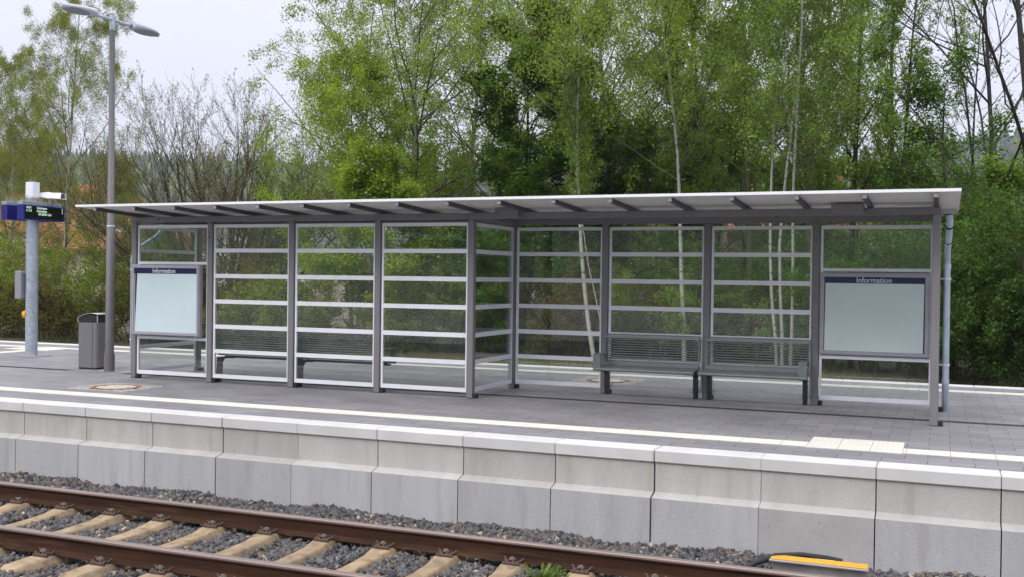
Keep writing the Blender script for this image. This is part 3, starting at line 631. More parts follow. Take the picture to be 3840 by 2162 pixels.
for s in (-1, 1):
    mb = MB(); n = 20; rings = []
    for k in range(15):
        u = k/14; y = s*(.43+.68*u); wd_ = .135*math.sin(math.pi*min(1, .18+.82*u)**.85)**.75 if u < 1 else .004
        wd_ = max(.03, .185*(math.sin(math.pi*(.14+.84*u)))**.6) if u < .98 else .02
        up = .085*(1-u*.7)+.018; dn = .030 if u > .1 else .03
        rings.append([(wd_*math.cos(a), y, 5.865-.012*u+(up*math.sin(a) if math.sin(a) > 0 else dn*math.sin(a))) for a in [2*math.pi*j/n for j in range(n)]])
    mb.add([v for rg in rings for v in rg], [(i*n+k, i*n+(k+1) % n, (i+1)*n+(k+1) % n, (i+1)*n+k) for i in range(14) for k in range(n)], 0, True); mb.add(rings[0], [tuple(range(n))]); mb.add(rings[-1], [tuple(range(n))])
    h = mb.build('lamp_head', lamp_m, t)
    mb = MB(); mb.add([(.15*math.cos(a), s*(.80+.26*math.sin(a)), 5.829) for a in [2*math.pi*j/24 for j in range(24)]]+[(.135*math.cos(a), s*(.80+.245*math.sin(a)), 5.820) for a in [2*math.pi*j/24 for j in range(24)]], [tuple(24+k for k in range(24))]+[(k, (k+1) % 24, 24+(k+1) % 24, 24+k) for k in range(24)]); mb.build('lens', lens_m, h)
    mb = MB(); mb.tube([(0, s*.40, 5.873), (0, s*.455, 5.873)], .036, 12); mb.build('collar', mat('dark collar', (.12, .12, .13), .5), h)
# litter bin
t = thing('litter_bin', (-2.80, 4.10, 0), 'grey metal litter bin with curved hood beside the lamp post', 'litter bin')
mb = MB(); w, d_, rr_ = .205, .17, .06
pr = []
for cx, cy, a0 in ((w-rr_, d_-rr_, 0), (-w+rr_, d_-rr_, 90), (-w+rr_, -d_+rr_, 180), (w-rr_, -d_+rr_, 270)):
    for k in range(6): a = R(a0+k*18); pr.append((cx+rr_*math.cos(a), cy+rr_*math.sin(a)))
mb.prism(pr, .035, .80, 2, 0, True); bo = mb.build('bin_body', binm, t)
mb = MB(); mb.prism([(x*.97, y*.97) for x, y in pr], 0, .034, 2); mb.prism([(x*.96, y*.96) for x, y in pr], .801, .835, 2); mb.build('plinth', black_m, t)
mb = MB(); mb.box((.10, -.1735, .05), (.106, -.1705, .78)); mb.build('door_gap', black_m, bo)
mb = MB(); n = 14; V = []
for k in range(n+1):
    u = k/n; x = -w+2*w*u; zz = .84+.115*math.sin(math.pi*(.08+.62*u))**.8
    V += [(x, -d_, zz), (x, d_, zz), (x, d_, zz+.008), (x, -d_, zz+.008)]
mb.add(V, [(4*i+a, 4*i+(a+1) % 4, 4*i+4+(a+1) % 4, 4*i+4+a) for i in range(n) for a in range(4)]+[(0,1,2,3), (4*n, 4*n+1, 4*n+2, 4*n+3)], 0, True)
for y in (-d_+.004, d_-.012): mb.box((-w, y, .80), (-w+.02, y+.008, .87)); mb.box((w-.02, y, .80), (w, y+.008, .925))
mb2 = MB(); mb2.prism([(-w+.012, .836), (w-.012, .836), (w-.012, .905), (.08, .93), (-.03, .935), (-.13, .905), (-w+.012, .86)], -d_+.02, d_-.02, 1); mb2.build('dark_opening_fill', black_m, t)  # solid black block stands in for the shade in the opening under the hood
mb.build('hood', mat('bin hood metal', (.40, .40, .43), .3, .5, .05, 4), t); t.rotation_euler.z = R(6)
mb = MB(); mb.box((-.56, -.3, -.003), (.62, .3, .0008)); o = mb.build('foundation_slab', mat('pale foundation mortar', (.27, .26, .26), .9, 0, .25, 7, .4, 40)); o.location = (-2.35, 3.88, 0)
tag(o, 'pale mortar patch in the paving around the lamp post foot', 'mortar patch')
# departure display on galvanised pole
t = thing('departure_display', (-5.845, 5.62, 0), 'galvanised pole carrying two blue departure displays at the left edge of the platform', 'display')
mb = MB(); mb.tube([(0,0,0), (0,0,3.08)], .112, 28); mb.build('pole', galv_m, t)
mb = MB(); mb.box((-.26, -.24, -.001), (.26, .26, .006)); mb.build('base_plate', mat('pale foundation mortar', (.27, .26, .26)), t)
for s in (1, -1):
    xa, xb = (.125, .295) if s == 1 else (-.285, -.125); ya, yb = -.49, .53
    mb = MB(); mb.bbox((xa, ya, 2.64), (xb, yb, 2.925), .006); h = mb.build('display_housing', bluebox_m, t)
    mb = MB(); mb.bbox((xa+.01, ya, 2.926), (xb-.02, yb-.06, 2.995), .005); mb.build('housing_top', mat('grey housing top', (.30, .36, .40), .45, .3, .06, 4), h)
    xf = xb+.001 if s == 1 else xa-.001; mb = MB(); mb.box((xf, -.45, 2.665), (xf+s*.004, .49, 2.905)); mb.build('screen', scrn_m, h)
    rr = random.Random(4+s); mb = MB()
    for k in range(46):
        y = ya+.02+k*(yb-ya-.1)/46
        for j in range(2):
            x = (xa+xb)/2+rr.uniform(-.05, .05); mb.tube([(x, y, 2.995), (x+rr.uniform(-.08, .08), y+rr.uniform(-.07, .07), 3.10+rr.uniform(-.02, .02))], .0022, 3)
    mb.build('bird_spikes', spike_m, h)
    if s == 1:
        led = emit_mat('display lettering', (.72, .92, .80), .75)
        for tx, yy, zz, al in (('10:01', -.44, 2.875, 'LEFT'), ('11:10', -.44, 2.815, 'LEFT'), ('Göttingen', -.18, 2.875, 'LEFT'), ('Göttingen', -.18, 2.815, 'LEFT'), ('09:36:00 Uhr', -.14, 2.755, 'LEFT'), ('3', .44, 2.875, 'LEFT'), ('3', .44, 2.815, 'LEFT')):
            M = Matrix.Translation((xf+.0055, yy, zz)) @ Matrix.Rotation(R(90), 4, 'Z') @ Matrix.Rotation(R(90), 4, 'X'); text('lettering', tx, .062, led, M, h, .0004, al)
mb = MB(); mb.box((-.125, -.05, 2.70), (.125, .05, 2.90)); mb.build('housing_bracket', galv_m, t)
mb = MB()
pr = []
for cx, cy, a0 in ((.065, .05, 0), (-.065, .05, 90), (-.065, -.05, 180), (.065, -.05, 270)):
    for k in range(5): a = R(a0+k*22.5); pr.append((cx+.045*math.cos(a), cy+.045*math.sin(a)))
mb.prism(pr, 3.085, 3.395, 2, 0, True); an = mb.build('antenna_box', white_m, t)
mb = MB(); rr = random.Random(2)
for k in range(12): x = -.1+.2*k/11; mb.tube([(x, 0, 3.395), (x+rr.uniform(-.03, .03), rr.uniform(-.03, .03), 3.49)], .002, 3)
mb.build('bird_spikes', spike_m, an)
# horn loudspeaker on the display top, tilted
mb = MB(); V = []; secs = [(-.24, .06, .028), (-.16, .08, .05), (0, .10, .070), (.10, .10, .06), (.27, .12, .068)]
for u, a, b_ in secs: V += [(u, -a, -b_*.8), (u, a, -b_*.8), (u, a*.8, b_), (u, -a*.8, b_)]
mb.add(V, [(4*i+a, 4*i+(a+1) % 4, 4*i+4+(a+1) % 4, 4*i+4+a) for i in range(4) for a in range(4)]+[(0,1,2,3)])
u, a, b_ = secs[-1]; mb.add([(u-.02, -a*.85, -b_*.62), (u-.02, a*.85, -b_*.62), (u-.02, a*.66, b_*.8), (u-.02, -a*.66, b_*.8)], [(0,1,2,3)], 1)
mb.add([(u, -a, -b_*.8), (u, a, -b_*.8), (u, a*.8, b_), (u, -a*.8, b_), (u-.02, -a*.85, -b_*.62), (u-.02, a*.85, -b_*.62), (u-.02, a*.66, b_*.8), (u-.02, -a*.66, b_*.8)], [(0,1,5,4), (1,2,6,5), (2,3,7,6), (3,0,4,7)])
ls = mb.build('loudspeaker', [white_m, mat('loudspeaker mouth', (.10, .09, .09), .6)], t); ls.location = (.25, .20, 3.14); ls.rotation_euler = (0, R(3), R(18))
mb = MB(); mb.tube([(.0, 0, -.155), (0, 0, -.04)], .03, 10); mb.box((-.05, -.03, -.16), (.05, .03, -.14)); mb.build('loudspeaker_foot', galv_m, ls)
mb = MB(); mb.bbox((-.285, -.16, 1.12), (-.12, .16, 1.655), .01); c = mb.build('timetable_case', mat('case grey paint', (.30, .29, .32), .45, .3, .05, 4), t)
mb = MB(); mb.box((-.291, -.15, 1.13), (-.286, .15, 1.645)); mb.build('case_front', black_m, c)
mb = MB()
for z in (1.175, 1.61): mb.tube([(0, 0, z-.012), (0, 0, z+.012)], .119, 24); mb.box((-.14, -.13, z-.010), (-.10, .13, z+.010))
mb.build('clamp_band', galv_m, t)
mb = MB(); mb.tube([(-.10, -.03, .82), (-.165, -.06, .82)], [.085, .06], 16); mb.build('ticket_validator', orange_m, t)
mb = MB(); mb.tube([(.02, -.113, .12), (.02, -.10, .12)], .014, 8); mb.build('earthing_bolt', bolt_m, t)
# =================================================================== VEGETATION
def norm(a): return a/np.maximum(np.linalg.norm(a, axis=-1, keepdims=True), 1e-9)
def grow(rng, P, D, L, Rd, levels):
    """level by level growth, vectorised. returns segments (A,B,ra,rb,level) and the polyline points of the last level"""
    segs = []; last = None
    for li, lv in enumerate(levels):
        n = lv['seg']; pts = [P]; dirs = [D]; rads = [Rd]
        p, d = P, D
        for i in range(n):
            d = norm(d+rng.standard_normal(d.shape)*lv['wig']+np.array([0, 0, lv['trop']])*(1+lv.get('tq', 0)*i/n))
            q = p+d*(L/n)[:, None]; rb = Rd*(1-(i+1)/n*(1-lv.get('taper', .25)))
            segs.append((p, q, rads[-1], rb, np.full(len(p), li))); p = q; pts.append(p); dirs.append(d); rads.append(rb)
        PT = np.stack(pts, 1); DT = np.stack(dirs, 1); RT = np.stack(rads, 1); last = (PT, DT, RT)
        if li == len(levels)-1: break
        nx = levels[li+1]; k = nx['n']; N = len(P)
        t = (np.arange(k)[None]+rng.uniform(0, 1, (N, k)))/k; t = nx['t0']+(nx.get('t1', 1)-nx['t0'])*t
        f = t*n; i0 = np.clip(f.astype(int), 0, n-1); fr = (f-i0)[..., None]; ar = np.arange(N)[:, None]
        Pc = PT[ar, i0]*(1-fr)+PT[ar, i0+1]*fr; Dc = DT[ar, i0+1]; Rc = RT[ar, i0]*(1-fr[..., 0])+RT[ar, i0+1]*fr[..., 0]
        rv = norm(np.cross(Dc, rng.standard_normal(Dc.shape)))
        if nx.get('flat'): rv[..., 2] *= .25; rv = norm(rv)
        an = np.radians(rng.normal(nx['ang'], nx.get('angv', 8), (N, k)))[..., None]
        Dn = norm(Dc*np.cos(an)+rv*np.sin(an)); prof = nx.get('prof', lambda t: 1-.6*t)(t)
        Ln = L[:, None]*nx['len']*prof*rng.uniform(.75, 1.2, (N, k)); Rn = np.minimum(Rc*nx.get('rr', .55), Ln*nx.get('rl', .02))
        P = Pc.reshape(-1, 3); D = Dn.reshape(-1, 3); L = Ln.ravel(); Rd = np.maximum(Rn.ravel(), nx.get('rmin', .002))
    return segs, last
def tubes(segs, sides=(7, 5, 4, 3, 3)):
    """one open frustum per segment: quads"""
    VV, FF, off = [], [], 0
    for (A, B, ra, rb, lv) in segs:
        n = sides[min(int(lv[0]), len(sides)-1)]; d = norm(B-A); ref = np.where(abs(d[:, 2:3]) > .8, np.array([[1., 0, 0]]), np.array([[0, 0, 1.]]))
        u = norm(np.cross(d, ref)); w = np.cross(d, u); a = 2*np.pi*np.arange(n)/n
        c = np.cos(a)[None, :, None]; s = np.sin(a)[None, :, None]; ring = c*u[:, None]+s*w[:, None]
        V = np.concatenate([A[:, None]+ring*ra[:, None, None], B[:, None]+d[:, None]*ra[:, None, None]*.15+ring*rb[:, None, None]], 1)
        N = len(A); k = np.arange(n); f = np.stack([k, (k+1) % n, n+(k+1) % n, n+k], -1)[None]+2*n*np.arange(N)[:, None, None]+off
        VV.append(V.reshape(-1, 3)); FF.append(f.reshape(-1, 4)); off += N*2*n
    return np.concatenate(VV), np.concatenate(FF)
def leaves(rng, last, n, size, jit, droop=0, flat=0, t0=0, aspect=.62):
    PT, DT, RT = last; N = len(PT); m = PT.shape[1]-1
    b = rng.integers(0, N, n); f = rng.uniform(t0, 1, n)*m; i = np.clip(f.astype(int), 0, m-1); fr = (f-i)[:, None]
    c = PT[b, i]*(1-fr)+PT[b, i+1]*fr+rng.standard_normal((n, 3))*jit
    ax = norm(rng.standard_normal((n, 3))+np.array([0, 0, -droop])); sd = rng.standard_normal((n, 3))
    if flat: ax[:, 2] *= (1-flat); sd[:, 2] *= (1-flat); ax = norm(ax)
    sd = norm(sd-ax*np.sum(sd*ax, -1, keepdims=True)); s = (size*rng.uniform(.6, 1.35, n))[:, None]
    nrm = np.cross(ax, sd)*.18
    V = np.stack([c, c+ax*s*.45+sd*s*aspect*.5+nrm*s, c+ax*s, c+ax*s*.45-sd*s*aspect*.5+nrm*s], 1)
    F = np.arange(4*n).reshape(n, 4); return V.reshape(-1, 3), F
def leafmat(name, c0, c1, tr=.42): return attr_mat(name, c0, c1, .6, tr)
LM = dict(birch=leafmat('birch leaf', (.155, .245, .040), (.35, .45, .085)), bright=leafmat('fresh green leaf', (.18, .285, .03), (.38, .48, .07)), ivy=leafmat('dark hedge leaf', (.035, .088, .018), (.115, .20, .035)), dark=leafmat('maple leaf', (.05, .125, .016), (.15, .27, .035)),
          mid=leafmat('mid green leaf', (.115, .205, .035), (.27, .38, .08)), olive=leafmat('olive catkin leaf', (.15, .19, .03), (.33, .35, .08)), bud=leafmat('pale bud', (.17, .18, .07), (.34, .34, .17)), hedge=leafmat('hedge leaf', (.09, .17, .02), (.30, .34, .06)), brown=leafmat('brown green leaf', (.10, .085, .03), (.22, .20, .06)))
DENS, SZ = 2.5, 1.18
NL = lambda n: int(n*DENS)
def tree(kind, name, x, y, H, label, cat, seed, leaf=None, nl=None, spread=1., lean=(0, 0), bark=None, group=None, base=-.82, size=None, r0=None, clear=None, stems=None):
    rng = np.random.default_rng(seed); root = thing(name, (x, y, base), label, cat, group)
    D0 = norm(np.array([[lean[0], lean[1], 1.]])); z0 = np.zeros((1, 3)); L0 = np.array([float(H)])
    if kind == 'birch':
        segs, last = grow(rng, z0, D0, L0, np.array([r0 or H*.0095]), [dict(seg=12, wig=.035, trop=.06, taper=.12),
            dict(n=38, t0=clear or .22, seg=6, wig=.10, trop=.02, tq=-1.5, ang=48, len=.27*spread, rr=.42, rl=.014, prof=lambda t: .35+1.15*np.sin(np.pi*np.clip(t*.85+.12, 0, 1))),
            dict(n=8, t0=.2, seg=4, wig=.14, trop=-.22, ang=45, len=.42, rr=.5, rl=.012), dict(n=4, t0=.2, seg=3, wig=.16, trop=-.45, ang=40, len=.55, rr=.5, rl=.008, rmin=.0022)])
        lv = leaves(rng, last, NL(nl or 15000), SZ*(size or .062), .11, droop=.9); bk = bark or birchbark
    elif kind == 'weep':
        segs, last = grow(rng, z0, D0, L0, np.array([r0 or H*.0085]), [dict(seg=12, wig=.03, trop=.05, taper=.1),
            dict(n=30, t0=.18, seg=6, wig=.10, trop=.10, tq=-2.6, ang=42, len=.25*spread, rr=.4, rl=.013, prof=lambda t: .5+.8*np.sin(np.pi*np.clip(t*.9+.1, 0, 1))),
            dict(n=9, t0=.25, seg=4, wig=.10, trop=-.30, ang=45, len=.5, rr=.5, rl=.010), dict(n=4, t0=.15, seg=4, wig=.08, trop=-.9, ang=35, len=.85, rr=.5, rl=.006, rmin=.002)])
        lv = leaves(rng, last, int(2.5*NL(nl or 15000)), .82*SZ*(size or .055), .085, droop=2.0, aspect=.45); bk = bark or birchbark
    elif kind == 'maple':
        segs, last = grow(rng, z0, D0, L0, np.array([r0 or H*.012]), [dict(seg=10, wig=.05, trop=.06, taper=.15),
            dict(n=26, t0=clear or .12, seg=6, wig=.10, trop=.02, ang=62, len=.36*spread, rr=.5, rl=.016, prof=lambda t: 1.15-.75*t),
            dict(n=9, t0=.2, seg=4, wig=.12, trop=.0, ang=42, flat=1, len=.42, rr=.5, rl=.014), dict(n=4, t0=.25, seg=3, wig=.15, trop=-.02, ang=40, flat=1, len=.5, rr=.5, rl=.01, rmin=.0025)])
        lv = leaves(rng, last, NL(nl or 15000), SZ*(size or .095), .16, flat=.75, aspect=.9); bk = bark or darkbark
    elif kind == 'slim':
        segs, last = grow(rng, z0, D0, L0, np.array([r0 or H*.0085]), [dict(seg=12, wig=.03, trop=.06, taper=.2),
            dict(n=26, t0=clear or .2, seg=6, wig=.10, trop=.10, ang=38, len=.22*spread, rr=.45, rl=.013, prof=lambda t: 1.1-.5*t),
            dict(n=7, t0=.2, seg=4, wig=.14, trop=.04, ang=40, len=.45, rr=.5, rl=.010), dict(n=4, t0=.2, seg=3, wig=.18, trop=0, ang=45, len=.5, rr=.5, rl=.008, rmin=.0022)])
        lv = leaves(rng, last, NL(nl or 8000), SZ*(size or .06), .06, droop=.2); bk = bark or mossbark
    elif kind == 'bare':      # broad multi stemmed, still almost leafless
        k = stems or 9; a = np.linspace(0, 2*np.pi, k, endpoint=False)+rng.uniform(0, .5, k); tl = rng.uniform(.15, .85, k)*spread
        tl = (np.arange(k)*7 % k+.5)/k*spread; D = norm(np.stack([np.cos(a)*tl, np.sin(a)*tl, np.ones(k)], -1)); P = np.stack([np.cos(a), np.sin(a), 0*a], -1)*.3
        segs, last = grow(rng, P, D, H*.66*rng.uniform(.92, 1.06, k), np.full(k, r0 or H*.0095), [dict(seg=7, wig=.07, trop=.05, taper=.3),
            dict(n=8, t0=.2, seg=6, wig=.08, trop=.08, ang=36, len=.44, rr=.55, rl=.013, prof=lambda t: 1.1-.25*t), dict(n=7, t0=.15, seg=5, wig=.10, trop=.13, ang=36, len=.50, rr=.55, rl=.010, prof=lambda t: 1.1-.3*t),
            dict(n=7, t0=.15, seg=4, wig=.12, trop=.16, ang=34, len=.5, rr=.5, rl=.012, rmin=.0065, prof=lambda t: 1.1-.4*t)])
        lv = leaves(rng, last, NL(nl or 12000), SZ*(size or .050), .012, droop=-.8, t0=.25, aspect=.5); bk = bark or greybark
    elif kind == 'ash':
        segs, last = grow(rng, z0, D0, L0, np.array([r0 or H*.013]), [dict(seg=10, wig=.05, trop=.04, taper=.25),
            dict(n=16, t0=clear or .33, seg=8, wig=.09, trop=.06, ang=46, len=.5*spread, rr=.55, rl=.016, prof=lambda t: 1.1-.55*t), dict(n=9, t0=.2, seg=6, wig=.12, trop=.05, ang=42, len=.45, rr=.5, rl=.012),
            dict(n=8, t0=.2, seg=4, wig=.13, trop=.10, ang=42, len=.42, rr=.5, rl=.010, rmin=.0055)])
        lv = leaves(rng, last, NL(nl or 700), SZ*(size or .10), .02, droop=2, t0=.3, aspect=.35); bk = bark or darkbark
    elif kind == 'shrub':
        k = stems or 12; a = rng.uniform(0, 2*np.pi, k); tl = rng.uniform(.1, .9, k)*spread
        D = norm(np.stack([np.cos(a)*tl, np.sin(a)*tl, np.ones(k)], -1)); P = np.stack([np.cos(a), np.sin(a), 0*a], -1)*rng.uniform(.1, .7, (k, 1))*spread
        segs, last = grow(rng, P, D, H*.95*rng.uniform(.55, 1.1, k), np.full(k, r0 or .018), [dict(seg=6, wig=.09, trop=.03, tq=-1, taper=.25),
            dict(n=9, t0=.1, seg=5, wig=.13, trop=.04, ang=45, len=.42, rr=.5, rl=.012, prof=lambda t: 1.1-.4*t), dict(n=6, t0=.15, seg=3, wig=.18, trop=.02, ang=45, len=.45, rr=.5, rl=.009, rmin=.0028)])
        lv = leaves(rng, last, NL(nl or 7000), SZ*(size or .065), .07, flat=.35, aspect=.75); bk = bark or twigbark
    V, F = tubes(segs); tr = np_obj('trunk' if kind != 'shrub' else 'stems', V, F, bk, root, smooth=True)
    if bk is birchbark:
        tr.data.materials.append(birchtwig); SD = (7, 5, 4, 3, 3); cnt = [(len(g_[0])*SD[min(int(g_[4][0]), 4)], int(g_[4][0])) for g_ in segs]
        tr.data.polygons.foreach_set('material_index', np.concatenate([np.full(c_, 1 if l_ > 0 else 0, np.int32) for c_, l_ in cnt]))
    V, F = lv; np_obj('crown' if kind != 'shrub' else 'foliage', V, F, LM[leaf], root, v=rng.uniform(0, 1, len(F)))
    return root
# left
tree('weep', 'birch_tree', -24.3, 24.5, 13.9, 'tall weeping birch with white trunk behind the departure display', 'tree', 21, 'olive', 17000, 1.05)
tree('weep', 'birch_tree', -26.6, 24, 11.3, 'shorter weeping birch with brushy top at the far left edge', 'tree', 22, 'olive', 13000, 1.15)
tree('weep', 'birch_tree', -22.6, 25.5, 7.0, 'small drooping birch just left of the lamp post', 'tree', 23, 'olive', 8000, 1.0)
tree('bare', 'hornbeam_tree', -13.4, 21.5, 10.2, 'broad grey brown tree with bare twigs and few buds right of the lamp post', 'tree', 36, 'bud', 15000, 1.5, stems=23)
tree('weep', 'birch_tree', -28.8, 27, 8.5, 'drooping birch cut by the left edge of the picture', 'tree', 24, 'olive', 9000, 1.2)
# centre
tree('birch', 'birch_tree', -9.6, 25.5, 13.2, 'loose pale birch forming the left outline of the grove', 'tree', 41, 'birch', 15000, 1.1)
tree('birch', 'birch_tree', -7.7, 20.8, 9.6, 'bright yellow green young birch in front of the grove', 'tree', 42, 'bright', 21000, .9, size=.06)
tree('birch', 'birch_tree', -6.0, 22, 15.5, 'large white stemmed birch rising above the middle of the shelter', 'tree', 43, 'birch', 19000, 1.0, lean=(.01, 0))
tree('maple', 'maple_bush', -5.9, 19.0, 6.0, 'bright green spreading maple just above the shelter roof left of centre', 'tree', 44, 'bright', 16000, 1.1, size=.075, bark=greybark)
tree('birch', 'birch_tree', -4.4, 27, 16, 'tall birch behind the white stemmed one, upper centre', 'tree', 45, 'birch', 16000, 1.0)
tree('maple', 'maple_tree', -2.6, 23.5, 10.5, 'dark green maple with layered leaves left of the leaning birch', 'tree', 46, 'dark', 22000, 1.0)
tree('maple', 'maple_tree', .4, 24.5, 11.5, 'dark maple with layered leaves behind the leaning birch', 'tree', 47, 'dark', 20000, 1.0)
tree('birch', 'birch_tree', 1.65, 18.5, 13.8, 'slender white birch leaning left behind the first bay of the back glass', 'tree', 48, 'birch', 11000, .85, lean=(-.21, .02), r0=.07, clear=.42)
tree('slim', 'birch_tree', 2.0, 18.6, 8.5, 'thin pale sapling crossing beside the leaning birch', 'tree', 49, 'mid', 2600, .7, lean=(-.22, 0), bark=birchbark, r0=.022, clear=.5)
tree('birch', 'birch_tree', 4.0, 19.4, 14.5, 'curved white birch behind the left of the two facing benches', 'tree', 50, 'birch', 14000, .9, lean=(-.05, 0), clear=.35, r0=.07)
tree('maple', 'maple_tree', 3.0, 26, 12.5, 'mid green maple with dark stem behind the curved birch', 'tree', 51, 'mid', 17000, .9)
for i, (x, y, H, ln, lb_) in enumerate([(6.72, 18.3, 12.5, -.03, 'left slim birch of the trio behind the right facing bench'), (6.86, 18.2, 13.5, .01, 'middle slim birch of the trio behind the right facing bench'), (7.05, 18.3, 13, .07, 'right slim birch of the trio behind the right facing bench')]):
    tree('birch', 'birch_tree', x, y, H, lb_, 'tree', 60+i, 'mid', 6500, .55, lean=(ln, 0), clear=.4, r0=.05, group='slim birch trio')
tree('slim', 'alder_tree', 5.2, 23, 14, 'slim alder with mossy stem left of the birch trio', 'tree', 64, 'mid', 10000, 1.0, bark=mossbark, r0=.12)
tree('slim', 'alder_tree', 7.3, 22, 13.5, 'ivy green stemmed tree right of the birch trio', 'tree', 65, 'mid', 10000, .95, bark=mossbark, r0=.16)
tree('slim', 'alder_tree', 8.35, 21, 13.5, 'forked dark stemmed tree above the right notice board', 'tree', 66, 'mid', 9000, .9, bark=darkbark, r0=.10, clear=.25)
tree('slim', 'alder_tree', 9.65, 20.5, 12.5, 'thin dark nearly leafless tree above the roof right of the forked one', 'tree', 67, 'mid', 3000, .85, bark=darkbark, r0=.065)
tree('slim', 'alder_tree', 6.0, 27, 15, 'tall green tree in the second row behind the birch trio', 'tree', 68, 'mid', 8000, 1.1, bark=mossbark)
tree('slim', 'alder_tree', 1.7, 29, 16.5, 'tall tree in the second row behind the maples', 'tree', 69, 'mid', 11000, 1.1, bark=mossbark)
tree('maple', 'maple_tree', 11.0, 20.5, 7.9, 'dark green maple with tiered leaves above the right roof corner', 'tree', 70, 'dark', 7500, 1.0, size=.07)
tree('ash', 'ash_tree', 12.95, 21.5, 14.5, 'large leafless dark tree with spreading limbs at the right edge', 'tree', 71, 'brown', 350, 1.35, r0=.14, lean=(-.03, 0), clear=.26)
tree('birch', 'birch_tree', -7.6, 28.5, 15.5, 'tall thin birch at the back of the grove, upper left part', 'tree', 81, 'birch', 13000, 1.0)
tree('birch', 'birch_tree', -1.2, 28, 16.5, 'tall birch showing above the dark maples', 'tree', 82, 'birch', 13000, 1.0)
tree('birch', 'birch_tree', 4.4, 27.5, 16, 'tall birch at the back behind the curved birch', 'tree', 83, 'mid', 12000, 1.0)
tree('slim', 'alder_tree', 9.2, 25.5, 14, 'loose tall tree at the back above the right notice board', 'tree', 84, 'mid', 7000, 1.0, bark=mossbark)
# second row that closes the grove
for i, (x, y, H, k_, lf, lb_) in enumerate([(-9.2, 31, 7.0, 'maple', 'mid', 'round mid green tree behind the bright young birch'), (-6.2, 33, 8.0, 'maple', 'mid', 'green tree far behind the large white stemmed birch'), (-3.2, 31, 8.4, 'maple', 'dark', 'dark tree in the second row behind the layered maple'),
        (-.2, 32, 8.4, 'maple', 'dark', 'dark tree in front of the brown roofed house'), (2.4, 31, 8.2, 'maple', 'mid', 'broad green tree in front of the pinkish house'), (5.0, 32, 7.4, 'maple', 'mid', 'green tree behind the birch trio, second row'), (7.6, 30, 6.3, 'maple', 'mid', 'green tree behind the forked dark tree'), (9.8, 29, 5.6, 'maple', 'mid', 'low green tree above the right end of the roof'),
        (12.6, 27, 6.4, 'maple', 'bright', 'yellowish green low tree behind the right hedge')]):
    tree(k_, 'broadleaf_tree', x, y, H, lb_, 'tree', 200+i, lf, 9000, 1.2, size=.10, bark=greybark)
tree('ash', 'ash_tree', 12.2, 26, 14.5, 'second leafless dark tree in the sky gap at the upper right', 'tree', 75, 'brown', 400, 1.5, r0=.11, clear=.22)
tree('slim', 'alder_tree', 11.6, 27.5, 11.5, 'sparse pale green tree in the upper right sky gap', 'tree', 76, 'mid', 2800, 1.1, bark=darkbark, r0=.07)
# understorey shrubs between the second track and the trees
SHR = [(-29.0, 19.5, 4.4, 'hedge'), (-26.4, 18.4, 3.8, 'hedge'), (-24.0, 19.2, 4.2, 'hedge'), (-21.6, 18.2, 3.6, 'brown'), (-19.3, 19.0, 3.9, 'hedge'), (-17.0, 18.2, 3.4, 'brown'), (-14.8, 18.8, 3.6, 'hedge'), (-12.6, 18.3, 3.3, 'brown'),
       (-10.4, 18.8, 3.2, 'brown'), (-8.3, 17.8, 2.3, 'hedge'), (-4.0, 20.4, 2.8, 'mid'), (-2.4, 21.0, 3.6, 'dark'), (-.4, 21.3, 3.1, 'brown'), (2.6, 22.3, 4.0, 'hedge'), (4.3, 21.6, 3.2, 'mid'), (5.4, 22.8, 4.0, 'dark'), (8.1, 21.0, 3.4, 'mid'), (9.4, 19.2, 4.2, 'dark'),
       (10.9, 18.0, 4.6, 'ivy'), (12.3, 18.2, 5.2, 'ivy'), (13.9, 18.6, 5.6, 'ivy'), (12.9, 17.3, 3.6, 'ivy'), (-6.3, 20.6, 3.4, 'bright')]
WH = ['far left edge', 'below the shorter weeping birch', 'behind the departure display pole', 'between the display pole and the litter bin', 'behind the litter bin', 'behind the left notice board', 'seen through the glass over the left bench from behind', 'right of that bench, beneath the bare tree',
      'low and twiggy behind the second bench from behind', 'low bush left of the red and white barrier', 'behind the shelter middle post', 'under the dark maple', 'left of the leaning birch', 'between the leaning and the curved birch', 'behind the left facing bench', 'under the mossy alder', 'right of the birch trio', 'behind the right notice board',
      'just right of the right notice board', 'below the dark maple beyond the downpipe', 'at the right edge under the leafless tree', 'front of the right hedge, low', 'behind the red and white barrier']
CN = dict(ivy='deep green layered shrub', hedge='olive green leafy shrub', brown='brownish twiggy shrub', mid='mid green shrub', dark='dense dark green shrub', bright='fresh green shrub')
for i, ((x, y, H, lf), w) in enumerate(zip(SHR, WH)):
    tree('shrub', 'shrub', x, y, H, (CN[lf]+' '+w)[:110], 'shrub', 100+i, lf, {'dark': 14000, 'ivy': 13000, 'hedge': 12000, 'brown': 8500, 'mid': 11000, 'bright': 8000}[lf], 1.3, group='shrubs beyond the second track', size=.075 if lf == 'dark' else .06, stems=20 if lf in ('hedge', 'brown') else 15)
# grass and dead stalks along the verge
rng = np.random.default_rng(77); n = 26000
c = np.stack([rng.uniform(-34, 18, n), 14.8+rng.gamma(1.6, 1.6, n), np.full(n, -.82)], -1); L_ = rng.uniform(.08, .34, n)*(1+.5*np.sin(c[:, 0]*1.1))
a = rng.uniform(0, 2*np.pi, n); dx = np.stack([np.cos(a), np.sin(a), 0*a], -1)*.006; ln = rng.standard_normal((n, 3))*.25; ln[:, 2] = 1
V = np.stack([c-dx, c+dx, c+ln*L_[:, None]*1.0], 1).reshape(-1, 3)
tag(np_obj('grass', V, np.arange(3*n).reshape(n, 3), attr_mat('grass blade', (.05, .10, .015), (.20, .19, .07), .7, 0), v=rng.uniform(0, 1, n)), 'rough grass and dead stalks along the verge', kind='stuff')
